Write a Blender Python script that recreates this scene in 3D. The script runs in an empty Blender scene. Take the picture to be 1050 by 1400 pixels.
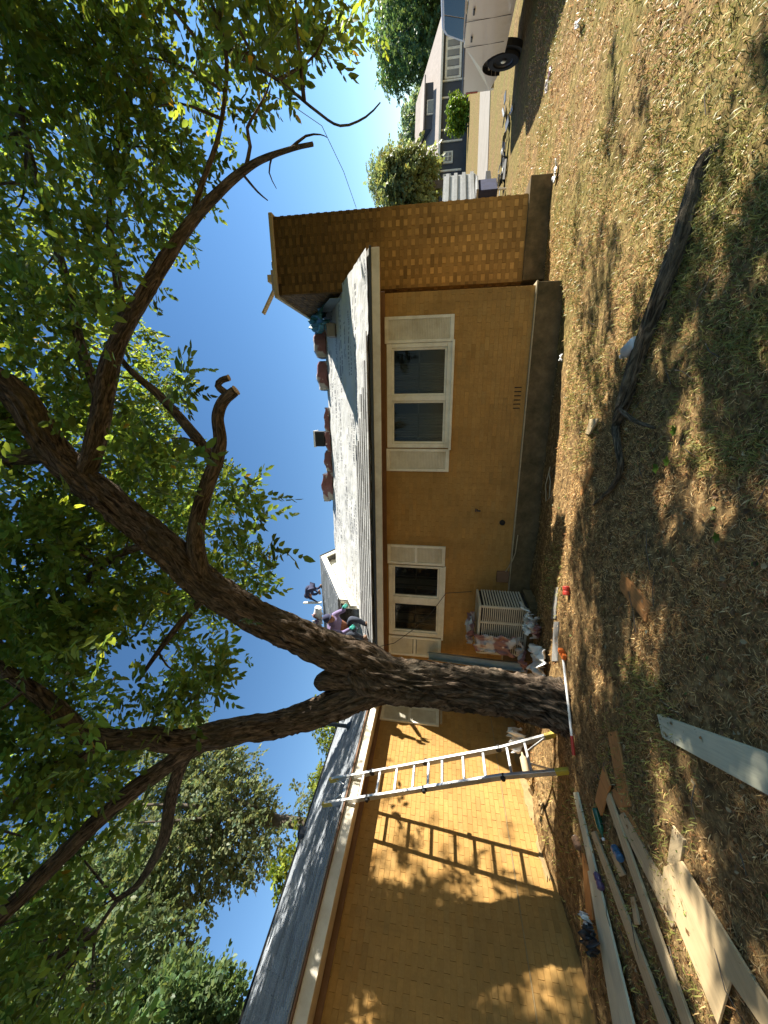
import bpy, math, random
import numpy as np
from mathutils import Vector, Matrix

# ------------------------------------------------------------------ camera, sky, sun
scene = bpy.context.scene
rng = np.random.default_rng(11)
random.seed(11)
FPX, CAMH = 505.0, 1.62                      # focal length in photograph pixels, eye height
_Y = np.array([146, 81, FPX]); _Y /= np.linalg.norm(_Y)
_s = 0.0338
_xu = -(FPX*FPX + 81*(81-146*_s))/(146+81*_s); _xv = 81+_s*(_xu-146)
_X = -np.array([_xu, _xv, FPX]); _X /= np.linalg.norm(_X)
RM = np.array([_X, _Y, np.cross(_X, _Y)])    # world = RM @ (right, down, forward) of the upright view
CAM = np.array([0, 0, CAMH])
cam_data = bpy.data.cameras.new('camera')
cam = bpy.data.objects.new('camera', cam_data)
scene.collection.objects.link(cam)
rgt, dwn, fwd = RM[:, 0], RM[:, 1], RM[:, 2]
# the photograph was taken with the phone on its side: picture left is up
cam.matrix_world = Matrix(((dwn[0], rgt[0], -fwd[0], 0), (dwn[1], rgt[1], -fwd[1], 0),
                           (dwn[2], rgt[2], -fwd[2], CAMH), (0, 0, 0, 1)))
cam_data.sensor_fit = 'VERTICAL'
cam_data.sensor_height = 36.0
cam_data.lens = 36.0*FPX/1400.0
cam_data.clip_end = 2000
cam_data.clip_start = 0.05
scene.camera = cam

SUN_A, SUN_B, SUN_C = 1.0, 0.33, 0.73        # direction towards the sun
sun_dir = np.array([SUN_A, SUN_B, SUN_C]); sun_dir /= np.linalg.norm(sun_dir)
world = bpy.data.worlds.new('World'); scene.world = world; world.use_nodes = True
wn = world.node_tree.nodes
sky = wn.new('ShaderNodeTexSky'); sky.sky_type = 'NISHITA'; sky.sun_disc = False
sky.sun_elevation = math.asin(sun_dir[2])
sky.sun_rotation = math.atan2(sun_dir[0], sun_dir[1])
sky.air_density = 1.0; sky.dust_density = 0.0; sky.ozone_density = 1.2; sky.altitude = 200
wn['Background'].inputs[1].default_value = 0.065
hs = wn.new('ShaderNodeHueSaturation'); hs.inputs['Saturation'].default_value = 1.22
world.node_tree.links.new(sky.outputs[0], hs.inputs['Color'])
world.node_tree.links.new(hs.outputs[0], wn['Background'].inputs[0])
sd = bpy.data.lights.new('sun', 'SUN'); sd.energy = 5.0; sd.angle = math.radians(0.53); sd.color = (1.0, 0.94, 0.83)
sun = bpy.data.objects.new('sun', sd); scene.collection.objects.link(sun)
sun.rotation_euler = Vector(-sun_dir).to_track_quat('-Z', 'Y').to_euler()
sun.location = (10, 2, 12)
vs = scene.view_settings
vs.view_transform = 'Standard'; vs.look = 'None'; vs.gamma = 1.0; vs.exposure = 1.5
try: vs.use_curve_mapping = False
except Exception: pass
scene.cycles.max_bounces = 7
scene.cycles.transparent_max_bounces = 12

# ------------------------------------------------------------------ helpers
def ray(px, py): return RM @ np.array([1400-py-700, px-525, FPX])
def zp(px, py, z=0.0):
    d = ray(px, py); return CAM + d*((z-CAMH)/d[2])
def yp(px, py, y):
    d = ray(px, py); return CAM + d*(y/d[1])
def xp(px, py, x):
    d = ray(px, py); return CAM + d*(x/d[0])
def pd(px, py, dep): return CAM + ray(px, py)*(dep/FPX)
def proj(P):
    P = np.atleast_2d(P); c = (P-CAM) @ RM
    return 525+FPX*c[:, 1]/c[:, 2], 700-FPX*c[:, 0]/c[:, 2], c[:, 2]

def _hash(ix, iy, iz, seed):
    h = (ix*374761393 + iy*668265263 + iz*2147483647 + seed*974634777) & 0xffffffff
    h = ((h ^ (h >> 13))*1274126177) & 0xffffffff
    return ((h ^ (h >> 16)) & 0xffff)/65535.0
def vnoise(P, seed=0):
    P = np.asarray(P, float); i = np.floor(P).astype(np.int64); fr = P-i; fr = fr*fr*(3-2*fr)
    out = 0
    for dx in (0, 1):
        for dy in (0, 1):
            for dz in (0, 1):
                w = (fr[:, 0] if dx else 1-fr[:, 0])*(fr[:, 1] if dy else 1-fr[:, 1])*(fr[:, 2] if dz else 1-fr[:, 2])
                out = out + w*_hash(i[:, 0]+dx, i[:, 1]+dy, i[:, 2]+dz, seed)
    return out
def smooth(a, b, x):
    t = np.clip((x-a)/(b-a), 0, 1); return t*t*(3-2*t)

ORG = {}
def tag(o, label=None, cat=None, group=None, kind=None):
    if label: o['label'] = label
    if cat: o['category'] = cat
    if group: o['group'] = group
    if kind: o['kind'] = kind
    return o
def thing(name, loc, label, cat, group=None):
    o = bpy.data.objects.new(name, None); scene.collection.objects.link(o)
    o.location = Vector([float(c) for c in loc]); o.empty_display_size = 0.2
    ORG[o.name] = np.array([float(c) for c in loc])
    return tag(o, label, cat, group)

class MB:
    def __init__(s): s.v = []; s.f = []; s.c = []; s.uv = None; s.n = 0
    def add(s, verts, faces, col=None):
        verts = [tuple(map(float, q)) for q in verts]; b = s.n
        s.v += verts; s.n += len(verts)
        for fc in faces: s.f.append(tuple(b+i for i in fc)); s.c.append(col)
    def box(s, c, size, R=None, col=None):
        c = np.array(c, float); hx, hy, hz = np.array(size, float)/2
        P = np.array([[x, y, z] for x in (-hx, hx) for y in (-hy, hy) for z in (-hz, hz)])
        if R is not None: P = P @ np.array(R).T
        s.add(P+c, [(0, 1, 3, 2), (4, 6, 7, 5), (0, 4, 5, 1), (2, 3, 7, 6), (0, 2, 6, 4), (1, 5, 7, 3)], col)
        return s
    def bx(s, x0, x1, y0, y1, z0, z1, col=None):
        return s.box(((x0+x1)/2, (y0+y1)/2, (z0+z1)/2), (abs(x1-x0), abs(y1-y0), abs(z1-z0)), None, col)
    def beam(s, a, b, w, h, up=(0, 0, 1), col=None):
        a = np.array(a, float); b = np.array(b, float); d = b-a; L = np.linalg.norm(d); d /= L
        u = np.array(up, float); sd_ = np.cross(d, u); sd_ /= np.linalg.norm(sd_); u = np.cross(sd_, d)
        return s.box((a+b)/2, (L, w, h), np.stack([d, sd_, u], 1), col)
    def prism(s, poly, ext, col=None):
        poly = [np.array(q, float) for q in poly]; e = np.array(ext, float); n = len(poly)
        s.add(poly+[q+e for q in poly], [tuple(range(n))[::-1], tuple(range(n, 2*n))] + [(i, (i+1) % n, n+(i+1) % n, n+i) for i in range(n)], col)
        return s
    def tube(s, pts, rad, n=10, cap=True, col=None):
        pts = np.array(pts, float); k = len(pts)
        rad = np.full(k, rad, float) if np.isscalar(rad) else np.array(rad, float)
        T = np.gradient(pts, axis=0); T /= np.linalg.norm(T, axis=1)[:, None]+1e-12
        ref = np.array([0, 0, 1.0]) if abs(T[0][2]) < .9 else np.array([1.0, 0, 0])
        V = []; u = np.cross(T[0], ref); u /= np.linalg.norm(u)
        for i in range(k):
            u = u-T[i]*(u@T[i]); u /= np.linalg.norm(u); w = np.cross(T[i], u)
            a = np.arange(n)*2*math.pi/n
            V.append(pts[i]+rad[i]*(np.cos(a)[:, None]*u+np.sin(a)[:, None]*w))
        F = [(i*n+j, i*n+(j+1) % n, (i+1)*n+(j+1) % n, (i+1)*n+j) for i in range(k-1) for j in range(n)]
        if cap: F += [tuple(range(n))[::-1], tuple((k-1)*n+j for j in range(n))]
        s.add(np.concatenate(V), F, col); return s
    def lathe(s, prof, origin=(0, 0, 0), axis=(0, 0, 1), n=20, col=None):
        ax = np.array(axis, float); ax /= np.linalg.norm(ax)
        ref = np.array([1.0, 0, 0]) if abs(ax[0]) < .9 else np.array([0, 1.0, 0])
        u = np.cross(ax, ref); u /= np.linalg.norm(u); w = np.cross(ax, u); V = []; a = np.arange(n)*2*math.pi/n
        for r, h in prof: V.append(np.array(origin)+ax*h+r*(np.cos(a)[:, None]*u+np.sin(a)[:, None]*w))
        k = len(prof)
        F = [(i*n+j, i*n+(j+1) % n, (i+1)*n+(j+1) % n, (i+1)*n+j) for i in range(k-1) for j in range(n)]
        F += [tuple(range(n))[::-1], tuple((k-1)*n+j for j in range(n))]
        s.add(np.concatenate(V), F, col); return s
    def build(s, name, mat, parent=None, smooth=False, bevel=0, org=None):
        if parent is not None: o0 = ORG[parent.name]
        else: o0 = np.array(org if org is not None else (0, 0, 0), float)
        me = bpy.data.meshes.new(name)
        me.from_pydata([tuple(np.array(q)-o0) for q in s.v], [], s.f)
        if any(c is not None for c in s.c):
            at = me.color_attributes.new('Col', 'FLOAT_COLOR', 'CORNER')
            arr = []
            for p, c in zip(me.polygons, s.c): arr += (list(c)+[1.0] if c is not None else [1, 1, 1, 1])*p.loop_total
            at.data.foreach_set('color', arr)
        return finish(me, name, mat, parent, smooth, bevel, o0)
def finish(me, name, mat, parent, sm=False, bevel=0, o0=(0, 0, 0)):
    me.materials.append(mat)
    if sm: me.polygons.foreach_set('use_smooth', [True]*len(me.polygons))
    me.update()
    o = bpy.data.objects.new(name, me); scene.collection.objects.link(o)
    if parent is not None: o.parent = parent
    else: o.location = Vector([float(c) for c in o0])
    ORG[o.name] = np.array(o0, float)
    if bevel:
        m = o.modifiers.new('bevel', 'BEVEL'); m.width = bevel; m.segments = 2; m.limit_method = 'ANGLE'; m.angle_limit = 0.6
    return o
def npmesh(name, V, F, mat, parent=None, col=None, sm=False, uv=None, o0=(0, 0, 0)):
    """V (n,3) array, F (m,k) array, col per vertex"""
    if parent is not None: o0 = ORG[parent.name]
    V = np.asarray(V, np.float32)-np.asarray(o0, np.float32); F = np.asarray(F, np.int32); m, k = F.shape
    me = bpy.data.meshes.new(name); me.vertices.add(len(V)); me.vertices.foreach_set('co', V.ravel())
    me.loops.add(m*k); me.loops.foreach_set('vertex_index', F.ravel())
    me.polygons.add(m); me.polygons.foreach_set('loop_start', np.arange(0, m*k, k, dtype=np.int32))
    me.polygons.foreach_set('loop_total', np.full(m, k, np.int32))
    me.update(calc_edges=True)
    if col is not None:
        at = me.color_attributes.new('Col', 'FLOAT_COLOR', 'POINT')
        c4 = np.ones((len(V), 4), np.float32); c4[:, :3] = col; at.data.foreach_set('color', c4.ravel())
    if uv is not None:
        ul = me.uv_layers.new(name='UVMap'); ul.data.foreach_set('uv', np.asarray(uv, np.float32)[F.ravel()].ravel())
    return finish(me, name, mat, parent, sm, 0, o0)

# ------------------------------------------------------------------ materials
def nd(nt, typ, **kw):
    n = nt.nodes.new(typ)
    for k, v in kw.items():
        if k.startswith('i_'): n.inputs[int(k[2:]) if k[2:].isdigit() else k[2:].replace('_', ' ')].default_value = v
        else: setattr(n, k, v)
    return n
def mixc(nt, fac, a, b, typ='MIX'):
    m = nt.nodes.new('ShaderNodeMix'); m.data_type = 'RGBA'; m.blend_type = typ
    for sock, val in ((m.inputs[0], fac), (m.inputs[6], a), (m.inputs[7], b)):
        if hasattr(val, 'links'): nt.links.new(val, sock)
        else: sock.default_value = val if not isinstance(val, tuple) else (*val[:3], 1)
    return m.outputs[2]
def ramp(nt, src, stops):
    r = nt.nodes.new('ShaderNodeValToRGB'); e = r.color_ramp.elements
    while len(e) < len(stops): e.new(0.5)
    for el, (p, c) in zip(e, stops): el.position = p; el.color = (*c, 1) if isinstance(c, tuple) else (c, c, c, 1)
    nt.links.new(src, r.inputs[0]); return r.outputs[0]
def coords(nt, kind='Object', scale=(1, 1, 1), rot=(0, 0, 0)):
    tc = nt.nodes.new('ShaderNodeTexCoord'); mp = nt.nodes.new('ShaderNodeMapping')
    mp.inputs['Scale'].default_value = scale; mp.inputs['Rotation'].default_value = rot
    nt.links.new(tc.outputs[kind], mp.inputs[0]); return mp.outputs[0]
def noise(nt, vec, scale, detail=4, rough=.6, dist=0):
    n = nd(nt, 'ShaderNodeTexNoise'); n.inputs['Scale'].default_value = scale; n.inputs['Detail'].default_value = detail
    n.inputs['Roughness'].default_value = rough; n.inputs['Distortion'].default_value = dist
    nt.links.new(vec, n.inputs['Vector']); return n.outputs[0]
def newmat(name):
    m = bpy.data.materials.new(name); m.use_nodes = True
    return m, m.node_tree, m.node_tree.nodes['Principled BSDF']
def bump(nt, bs, h, strength=.4, dist=.01):
    b = nd(nt, 'ShaderNodeBump'); b.inputs['Strength'].default_value = strength; b.inputs['Distance'].default_value = dist
    nt.links.new(h, b.inputs['Height']); nt.links.new(b.outputs[0], bs.inputs['Normal'])
def simple(name, col, rough=.6, var=.25, scale=6, bmp=.15, bscale=60, metal=0, attr=False, ocol=False, stretch=(1, 1, 1), spec=.5, bdist=.004, dirt=None, stain=None):
    m, nt, bs = newmat(name)
    v = coords(nt, 'Object', stretch)
    n1 = noise(nt, v, scale, 5, .65)
    lo = tuple(c*(1-var) for c in col); hi = tuple(min(1, c*(1+var)) for c in col)
    c = ramp(nt, n1, [(.25, lo), (.75, hi)])
    if dirt:
        n3 = noise(nt, v, scale*.35, 6, .7); c = mixc(nt, ramp(nt, n3, [(.45, 0.0), (.72, 1.0)]), c, dirt)
    if stain:
        sv = coords(nt, 'Object'); c = mixc(nt, ramp(nt, noise(nt, sv, 1.3, 6, .68), [(.42, 0.0), (.72, .55)]), c, stain)
        c = mixc(nt, ramp(nt, noise(nt, coords(nt, 'Object', (3, 3, .5)), 1.1, 5, .7), [(.50, 0.0), (.75, .45)]), c, tuple(k*.8 for k in stain))
    if attr:
        a = nd(nt, 'ShaderNodeVertexColor', layer_name='Col'); c = mixc(nt, 1.0, c, a.outputs[0], 'MULTIPLY')
    if ocol:
        oi = nd(nt, 'ShaderNodeObjectInfo'); c = mixc(nt, 1.0, c, oi.outputs['Color'], 'MULTIPLY')
    nt.links.new(c, bs.inputs['Base Color'])
    bs.inputs['Roughness'].default_value = rough; bs.inputs['Metallic'].default_value = metal
    bs.inputs['Specular IOR Level'].default_value = spec
    if bmp: bump(nt, bs, noise(nt, v, bscale, 4, .7), bmp, bdist)
    return m

M = {}
M['brick'] = simple('brick', (.40, .23, .072), .85, .12, 30, .25, 160, attr=True, ocol=True, spec=.2, stain=(.22, .125, .042))
M['mortar'] = simple('mortar', (.365, .21, .068), .95, .12, 18, .3, 200, spec=.15, dirt=(.31, .175, .055))
M['concrete'] = simple('foundation_concrete', (.14, .10, .052), .95, .4, 7, .6, 60, dirt=(.055, .046, .022), spec=.2)
M['ledge'] = simple('ledge_mortar', (.38, .31, .20), .9, .2, 14, .3, 90)
M['white'] = simple('white_paint', (.74, .71, .60), .5, .10, 7, .12, 80, dirt=(.55, .50, .38))
M['fascia'] = simple('fascia_paint', (.72, .66, .54), .6, .12, 5, .15, 50, dirt=(.5, .42, .3))
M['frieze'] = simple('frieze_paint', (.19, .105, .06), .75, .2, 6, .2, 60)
M['drip'] = simple('drip_edge', (.035, .042, .055), .5, .3, 6, .1, 40)
M['dark'] = simple('painted_dark', (.012, .011, .010), .9, .2, 8, 0)  # near-black colour painted where hollows would lie in shade
M['curtain'] = simple('curtain_cloth', (.52, .49, .44), .9, .2, 5, .2, 80)
M['alu'] = simple('aluminium', (.62, .62, .61), .38, .15, 9, .12, 90, metal=.75, dirt=(.36, .35, .33))
M['black'] = simple('black_plastic', (.02, .02, .022), .5, .3, 8, .1, 60)
M['yellow'] = simple('yellow_plastic', (.62, .45, .04), .5, .2, 12, .1, 60, dirt=(.30, .24, .08))
M['ply'] = None
def wood(name, col, ring=.35, rough=.75, grain=(1.2, 22, 22), dirt=None):
    m, nt, bs = newmat(name)
    v = coords(nt, 'Object', grain); n1 = noise(nt, v, 3.0, 6, .62, .6)
    v2 = coords(nt, 'Object'); n2 = noise(nt, v2, 3.5, 3, .5)
    lo = tuple(c*(1-ring) for c in col); hi = tuple(min(1, c*(1+ring*.55)) for c in col)
    c = ramp(nt, n1, [(.28, lo), (.5, col), (.75, hi)])
    c = mixc(nt, ramp(nt, n2, [(.42, 0.0), (.8, .55)]), c, dirt or tuple(k*.62 for k in col))
    vo = nd(nt, 'ShaderNodeTexVoronoi'); vo.inputs['Scale'].default_value = 2.6
    vk = coords(nt, 'Object', (1, 2.2, 2.2)); nt.links.new(vk, vo.inputs['Vector'])
    c = mixc(nt, ramp(nt, vo.outputs['Distance'], [(.035, 1.0), (.085, 0.0)]), c, tuple(k*.3 for k in col))
    nt.links.new(c, bs.inputs['Base Color']); bs.inputs['Roughness'].default_value = rough
    bs.inputs['Specular IOR Level'].default_value = .25
    bump(nt, bs, n1, .25, .003); return m
M['ply'] = wood('plywood_face', (.54, .40, .22), .22, grain=(.9, 9, 9))
M['pine'] = wood('pine_board', (.54, .41, .235))
M['greenpine'] = wood('treated_board', (.60, .58, .42), .2)
M['cedar'] = wood('orange_board', (.46, .21, .07), .4)
M['greywood'] = wood('weathered_board', (.25, .24, .22), .25)
def glass(name, tint=(.02, .024, .026)):
    m, nt, bs = newmat(name)
    bs.inputs['Base Color'].default_value = (*tint, 1); bs.inputs['Roughness'].default_value = .04
    tr = nd(nt, 'ShaderNodeBsdfTransparent'); tr.inputs[0].default_value = (.72, .74, .72, 1)
    lw = nd(nt, 'ShaderNodeLayerWeight'); lw.inputs[0].default_value = .35
    mx = nd(nt, 'ShaderNodeMixShader')
    r = ramp(nt, lw.outputs['Fresnel'], [(0.0, .22), (1.0, .95)])
    nt.links.new(r, mx.inputs[0]); nt.links.new(tr.outputs[0], mx.inputs[1]); nt.links.new(bs.outputs[0], mx.inputs[2])
    nt.links.new(mx.outputs[0], nt.nodes['Material Output'].inputs[0]); return m
M['glass'] = glass('window_glass')
M['darkglass'] = simple('dark_glass', (.012, .016, .02), .06, .1, 3, 0)
def leafmat(name, dif, trans, fac=.42):
    m, nt, bs = newmat(name)
    a = nd(nt, 'ShaderNodeVertexColor', layer_name='Col')
    c1 = mixc(nt, 1.0, dif, a.outputs[0], 'MULTIPLY'); c2 = mixc(nt, 1.0, trans, a.outputs[0], 'MULTIPLY')
    nt.links.new(c1, bs.inputs['Base Color']); bs.inputs['Roughness'].default_value = .42
    bs.inputs['Specular IOR Level'].default_value = .2
    t = nd(nt, 'ShaderNodeBsdfTranslucent'); nt.links.new(c2, t.inputs[0])
    mx = nd(nt, 'ShaderNodeMixShader'); mx.inputs[0].default_value = fac
    nt.links.new(bs.outputs[0], mx.inputs[1]); nt.links.new(t.outputs[0], mx.inputs[2])
    nt.links.new(mx.outputs[0], nt.nodes['Material Output'].inputs[0]); return m
M['leaf'] = leafmat('leaf_green', (.048, .082, .022), (.34, .43, .045), .43)
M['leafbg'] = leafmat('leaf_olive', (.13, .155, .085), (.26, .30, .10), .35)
M['leafyellow'] = leafmat('leaf_yellowgreen', (.17, .21, .03), (.26, .30, .03), .35)
M['blade'] = leafmat('grass_blade', (1, 1, 1), (1, 1, 1), .22)
def barkmat(name, base=(.115, .084, .060)):
    m, nt, bs = newmat(name)
    v = coords(nt, 'UV', (30, 6.0, 1)); n1 = noise(nt, v, 1.0, 6, .62, 1.3)
    vb = coords(nt, 'Object'); n2 = noise(nt, vb, 3.0, 4, .6)
    c = ramp(nt, n1, [(.36, tuple(k*.16 for k in base)), (.47, tuple(k*.75 for k in base)), (.56, tuple(k*1.4 for k in base)), (.66, tuple(k*2.4 for k in base))])
    c = mixc(nt, ramp(nt, n2, [(.4, 0.0), (.75, .5)]), c, (.10, .095, .07))
    nt.links.new(c, bs.inputs['Base Color']); bs.inputs['Roughness'].default_value = .95; bs.inputs['Specular IOR Level'].default_value = .15
    n3 = noise(nt, coords(nt, 'UV', (60, 16, 1)), 1.0, 5, .7, .4)
    ad = nd(nt, 'ShaderNodeMath', operation='MULTIPLY_ADD'); ad.inputs[1].default_value = .35
    nt.links.new(n3, ad.inputs[0]); nt.links.new(n1, ad.inputs[2])
    bump(nt, bs, ad.outputs[0], 1.0, .05); return m
M['bark'] = barkmat('tree_bark')
M['barkbg'] = simple('far_bark', (.10, .08, .06), .95, .35, 8, .6, 30)
M['logbark'] = barkmat('fallen_bark', (.15, .115, .075))
M['cutwood'] = simple('cut_wood', (.46, .33, .2), .9, .25, 20, .3, 80)
# ------------------------------------------------------------------ ground, road
YA, XC, XB = 6.46, 1.70, -5.78               # front wall face, its free corner, face of the side wing
LEDGE = 0.32
def gheight(x, y):
    P = np.stack([x, y, x*0], 1)
    z = (vnoise(P*.6, 1)-.5)*.06 + (vnoise(P*2.3, 2)-.5)*.03 + (vnoise(P*9, 3)-.5)*.022
    near = smooth(16, 9, np.hypot(x, y))
    z = z*(.25+.75*near)
    z = z - .07*smooth(5.55, 6.0, y)*smooth(1.9, 1.3, x)*smooth(-5.9, -5.4, x)*smooth(8, 7, y)
    bank = smooth(-4.75, -5.25, x)*smooth(3.2, 4.0, y)*smooth(6.8, 6.0, y)
    z = z + bank*(.10+.10*(vnoise(P*5, 5)-.4))
    z = z - .05*smooth(-4.4, -5.0, x)*smooth(3.6, 3.0, y)
    return z
xs = np.concatenate([[-400, -200, -100, -50, -30, -20, -14, -11, -9], np.arange(-7.6, 9.0, .055), [9.3, 9.8, 10.5, 11.5, 13, 15, 18, 22, 28, 36, 50, 80, 150, 400]])
ys = np.concatenate([[-200, -60, -20, -8, -3, -1, -.2], np.arange(.3, 9.0, .055), [9.3, 9.8, 10.5, 11.5, 13, 15, 18, 22, 28, 36, 50, 80, 150, 400, 900]])
gx, gy = np.meshgrid(xs, ys)
gz = gheight(gx.ravel(), gy.ravel())
nx, ny = len(xs), len(ys)
idx = np.arange(nx*ny).reshape(ny, nx)
GF = np.stack([idx[:-1, :-1], idx[:-1, 1:], idx[1:, 1:], idx[1:, :-1]], -1).reshape(-1, 4)
def groundmat():
    m, nt, bs = newmat('dry_lawn_soil')
    v = coords(nt, 'Object')
    n1 = noise(nt, v, .9, 5, .6); n2 = noise(nt, v, 14, 6, .72, .4); n3 = noise(nt, v, 70, 4, .7)
    c = ramp(nt, n2, [(.28, (.045, .028, .014)), (.45, (.16, .10, .045)), (.58, (.34, .22, .095)), (.75, (.50, .35, .16))])
    g = ramp(nt, n2, [(.3, (.06, .058, .018)), (.52, (.20, .165, .05)), (.75, (.42, .33, .13))])
    sp = nd(nt, 'ShaderNodeSeparateXYZ'); nt.links.new(v, sp.inputs[0])
    gr = nd(nt, 'ShaderNodeMapRange'); gr.inputs[1].default_value = -.5; gr.inputs[2].default_value = 2.2
    nt.links.new(sp.outputs[0], gr.inputs[0])
    mm = nd(nt, 'ShaderNodeMath', operation='MULTIPLY'); nt.links.new(gr.outputs[0], mm.inputs[0])
    nt.links.new(ramp(nt, n1, [(.38, 0.05), (.62, 1.0)]), mm.inputs[1])
    c = mixc(nt, mm.outputs[0], c, g)
    c = mixc(nt, ramp(nt, n3, [(.3, .45), (.55, 0.0)]), c, (.04, .03, .017))
    nt.links.new(c, bs.inputs['Base Color']); bs.inputs['Roughness'].default_value = 1; bs.inputs['Specular IOR Level'].default_value = .08
    bump(nt, bs, noise(nt, v, 45, 6, .75), .6, .02); return m
M['ground'] = groundmat()
ground = npmesh('ground', np.stack([gx.ravel(), gy.ravel(), gz], 1), GF, M['ground'], sm=True)
tag(ground, 'dry brown and green lawn with bare soil running to the street', kind='structure')

# far street: a pale concrete strip with worn joint, parallel to the neighbour's house
M['road'] = simple('road_concrete', (.25, .22, .18), .9, .15, 3, .3, 40, dirt=(.19, .17, .13))
rd = np.array([.961, .274, 0]); rn = np.array([-.274, .961, 0])
rc = zp(661, 180)
rc[2] = 0
road = MB()
for k in range(-10, 14):
    a = rc+rd*(k*3.0); b = rc+rd*(k*3.0+2.985)
    road.prism([a-rn*3.2, b-rn*3.2, b+rn*3.2, a+rn*3.2], (0, 0, .03))
road = road.build('road', M['road'], org=rc)
tag(road, 'pale concrete street beyond the lawn', kind='structure')

# ------------------------------------------------------------------ the brick house
house = thing('brick_house', (-2.0, 7.0, 0), 'single storey tan brick house with white shutters and roof stripped for reroofing', 'house')
def rects_around(u0, u1, z0, z1, holes):
    us = sorted({u0, u1, *[h for q in holes for h in q[:2]]}); zs = sorted({z0, z1, *[h for q in holes for h in q[2:]]})
    for i in range(len(us)-1):
        for j in range(len(zs)-1):
            uc, zc = (us[i]+us[i+1])/2, (zs[j]+zs[j+1])/2
            if not any(q[0] < uc < q[1] and q[2] < zc < q[3] for q in holes): yield us[i], us[i+1], zs[j], zs[j+1]
def brick_list(u0, u1, z0, z1, holes, course, L, bond='running'):
    out = []; nrow = int(round((z1-z0)/course)); course = (z1-z0)/nrow; J = .0045
    for r in range(nrow):
        za, zb = z0+r*course+J/2, z0+(r+1)*course-J/2
        u = u0-(L*.5 if r % 2 else 0) - (0 if bond == 'running' else L*.25*(r % 2)); k = 0
        while u < u1:
            l = L if bond == 'running' else (L if k % 2 == 0 else L*.5)
            a, b = max(u, u0)+J/2, min(u+l, u1)-J/2; hd = bond != 'running' and k % 2 == 1
            u += l; k += 1
            if b-a < .02: continue
            segs = [(a, b)]
            for q in holes:
                if zb > q[2]+.01 and za < q[3]-.01:
                    ns = []
                    for s0, s1 in segs:
                        if s1 <= q[0] or s0 >= q[1]: ns.append((s0, s1)); continue
                        if s0 < q[0]-.02: ns.append((s0, q[0]-.004))
                        if s1 > q[1]+.02: ns.append((q[1]+.004, s1))
                    segs = ns
            out += [(s0, s1, za, zb, hd) for s0, s1 in segs]
    return out
def bcol(hd=False, dark=0):
    k = random.gauss(1.0, .04); w = random.gauss(0, .02)
    if random.random() < .04: k *= .88
    if hd: k *= 1.28
    k *= (1-dark)
    return (max(.25, k*(1+w)), max(.22, k), max(.15, k*(1-w*1.4)))
def lay(parent, bricks, place, single=0):
    """place(s0,s1,za,zb,proud) -> 8 corner box args; the nearest ones are objects of their own"""
    key = []
    for b in bricks:
        c, sz = place(*b[:4], 0); key.append(-np.prod(sorted(sz)[1:])/np.sum((np.array(c)-CAM)**2))
    order = np.argsort(key); pick = set(order[:single].tolist()); mass = MB(); shared = {}
    for i, b in enumerate(bricks):
        c, sz = place(*b[:4], random.uniform(-.0015, .0015)); col = bcol(b[4])
        if i in pick:
            kk = tuple(round(s, 3) for s in sz)
            if kk not in shared:
                mb = MB(); mb.box((0, 0, 0), sz, None, (1, 1, 1)); me = bpy.data.meshes.new('brick'); me.from_pydata(mb.v, [], mb.f)
                at = me.color_attributes.new('Col', 'FLOAT_COLOR', 'CORNER'); at.data.foreach_set('color', [1.0]*(4*len(me.loops)))
                me.materials.append(M['brick']); shared[kk] = me
            o = bpy.data.objects.new('brick', shared[kk]); scene.collection.objects.link(o); o.parent = parent
            o.location = Vector(np.array(c)-ORG[parent.name]); o.color = (*col, 1)
        else: mass.box(c, sz, None, col)
    if mass.n: tag(mass.build('brickwork', M['brick'], parent), kind='stuff')

BD = .03
def yplace(y):
    return lambda s0, s1, za, zb, pr: (((s0+s1)/2, y+BD/2-pr, (za+zb)/2), (s1-s0, BD, zb-za))
def xplace(x, sgn=1):
    return lambda s0, s1, za, zb, pr: ((x-sgn*(BD/2-pr), (s0+s1)/2, (za+zb)/2), (BD, s1-s0, zb-za))
COURSE, BL = .068, .203
holesA = [(-.70, .96, 1.50, 2.56), (-4.43, -2.91, 1.50, 2.55), (-.085, .295, .385, .515)]
TOPA = 2.72
w = MB()
for a, b, c, d in rects_around(XB-.2, XC-.012, LEDGE, TOPA, holesA): w.bx(a, b, YA+.0045, YA+.16, c, d)
wallA = w.build('front_wall', M['mortar'], house)
lay(wallA, brick_list(XB, XC, LEDGE+.004, TOPA, holesA, COURSE, BL), yplace(YA))
# end wall of the front wing, behind the free corner
w = MB(); w.bx(XC-.16, XC-.0045, YA+.165, 12.4, LEDGE, TOPA); wallE = w.build('end_wall', M['mortar'], house)
lay(wallE, brick_list(YA+.035, 12.4, LEDGE+.004, TOPA, [], COURSE, BL), xplace(XC))
M['skim'] = simple('cement_skim', (.32, .22, .10), .95, .3, 14, .6, 60, dirt=(.22, .17, .09))
# side wing wall
YB0 = -2.2
holesB = [(6.03, 6.40, 1.5, 2.56)]
w = MB()
for a, b, c, d in rects_around(YB0, YA-.002, -.1, TOPA, holesB): w.bx(XB-.16, XB-.0045, a, b, c, d)
wallB = w.build('side_wall', M['mortar'], house)
lay(wallB, brick_list(YB0, YA-.034, .02, .510, holesB, COURSE, BL) + brick_list(YB0, YA-.034, .522, TOPA, holesB, COURSE, BL), xplace(XB), 300)
MB().bx(XB-.02, XB+.008, YB0, YA-.03, .5105, .5215).build('ledge', M['skim'], house)
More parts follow.
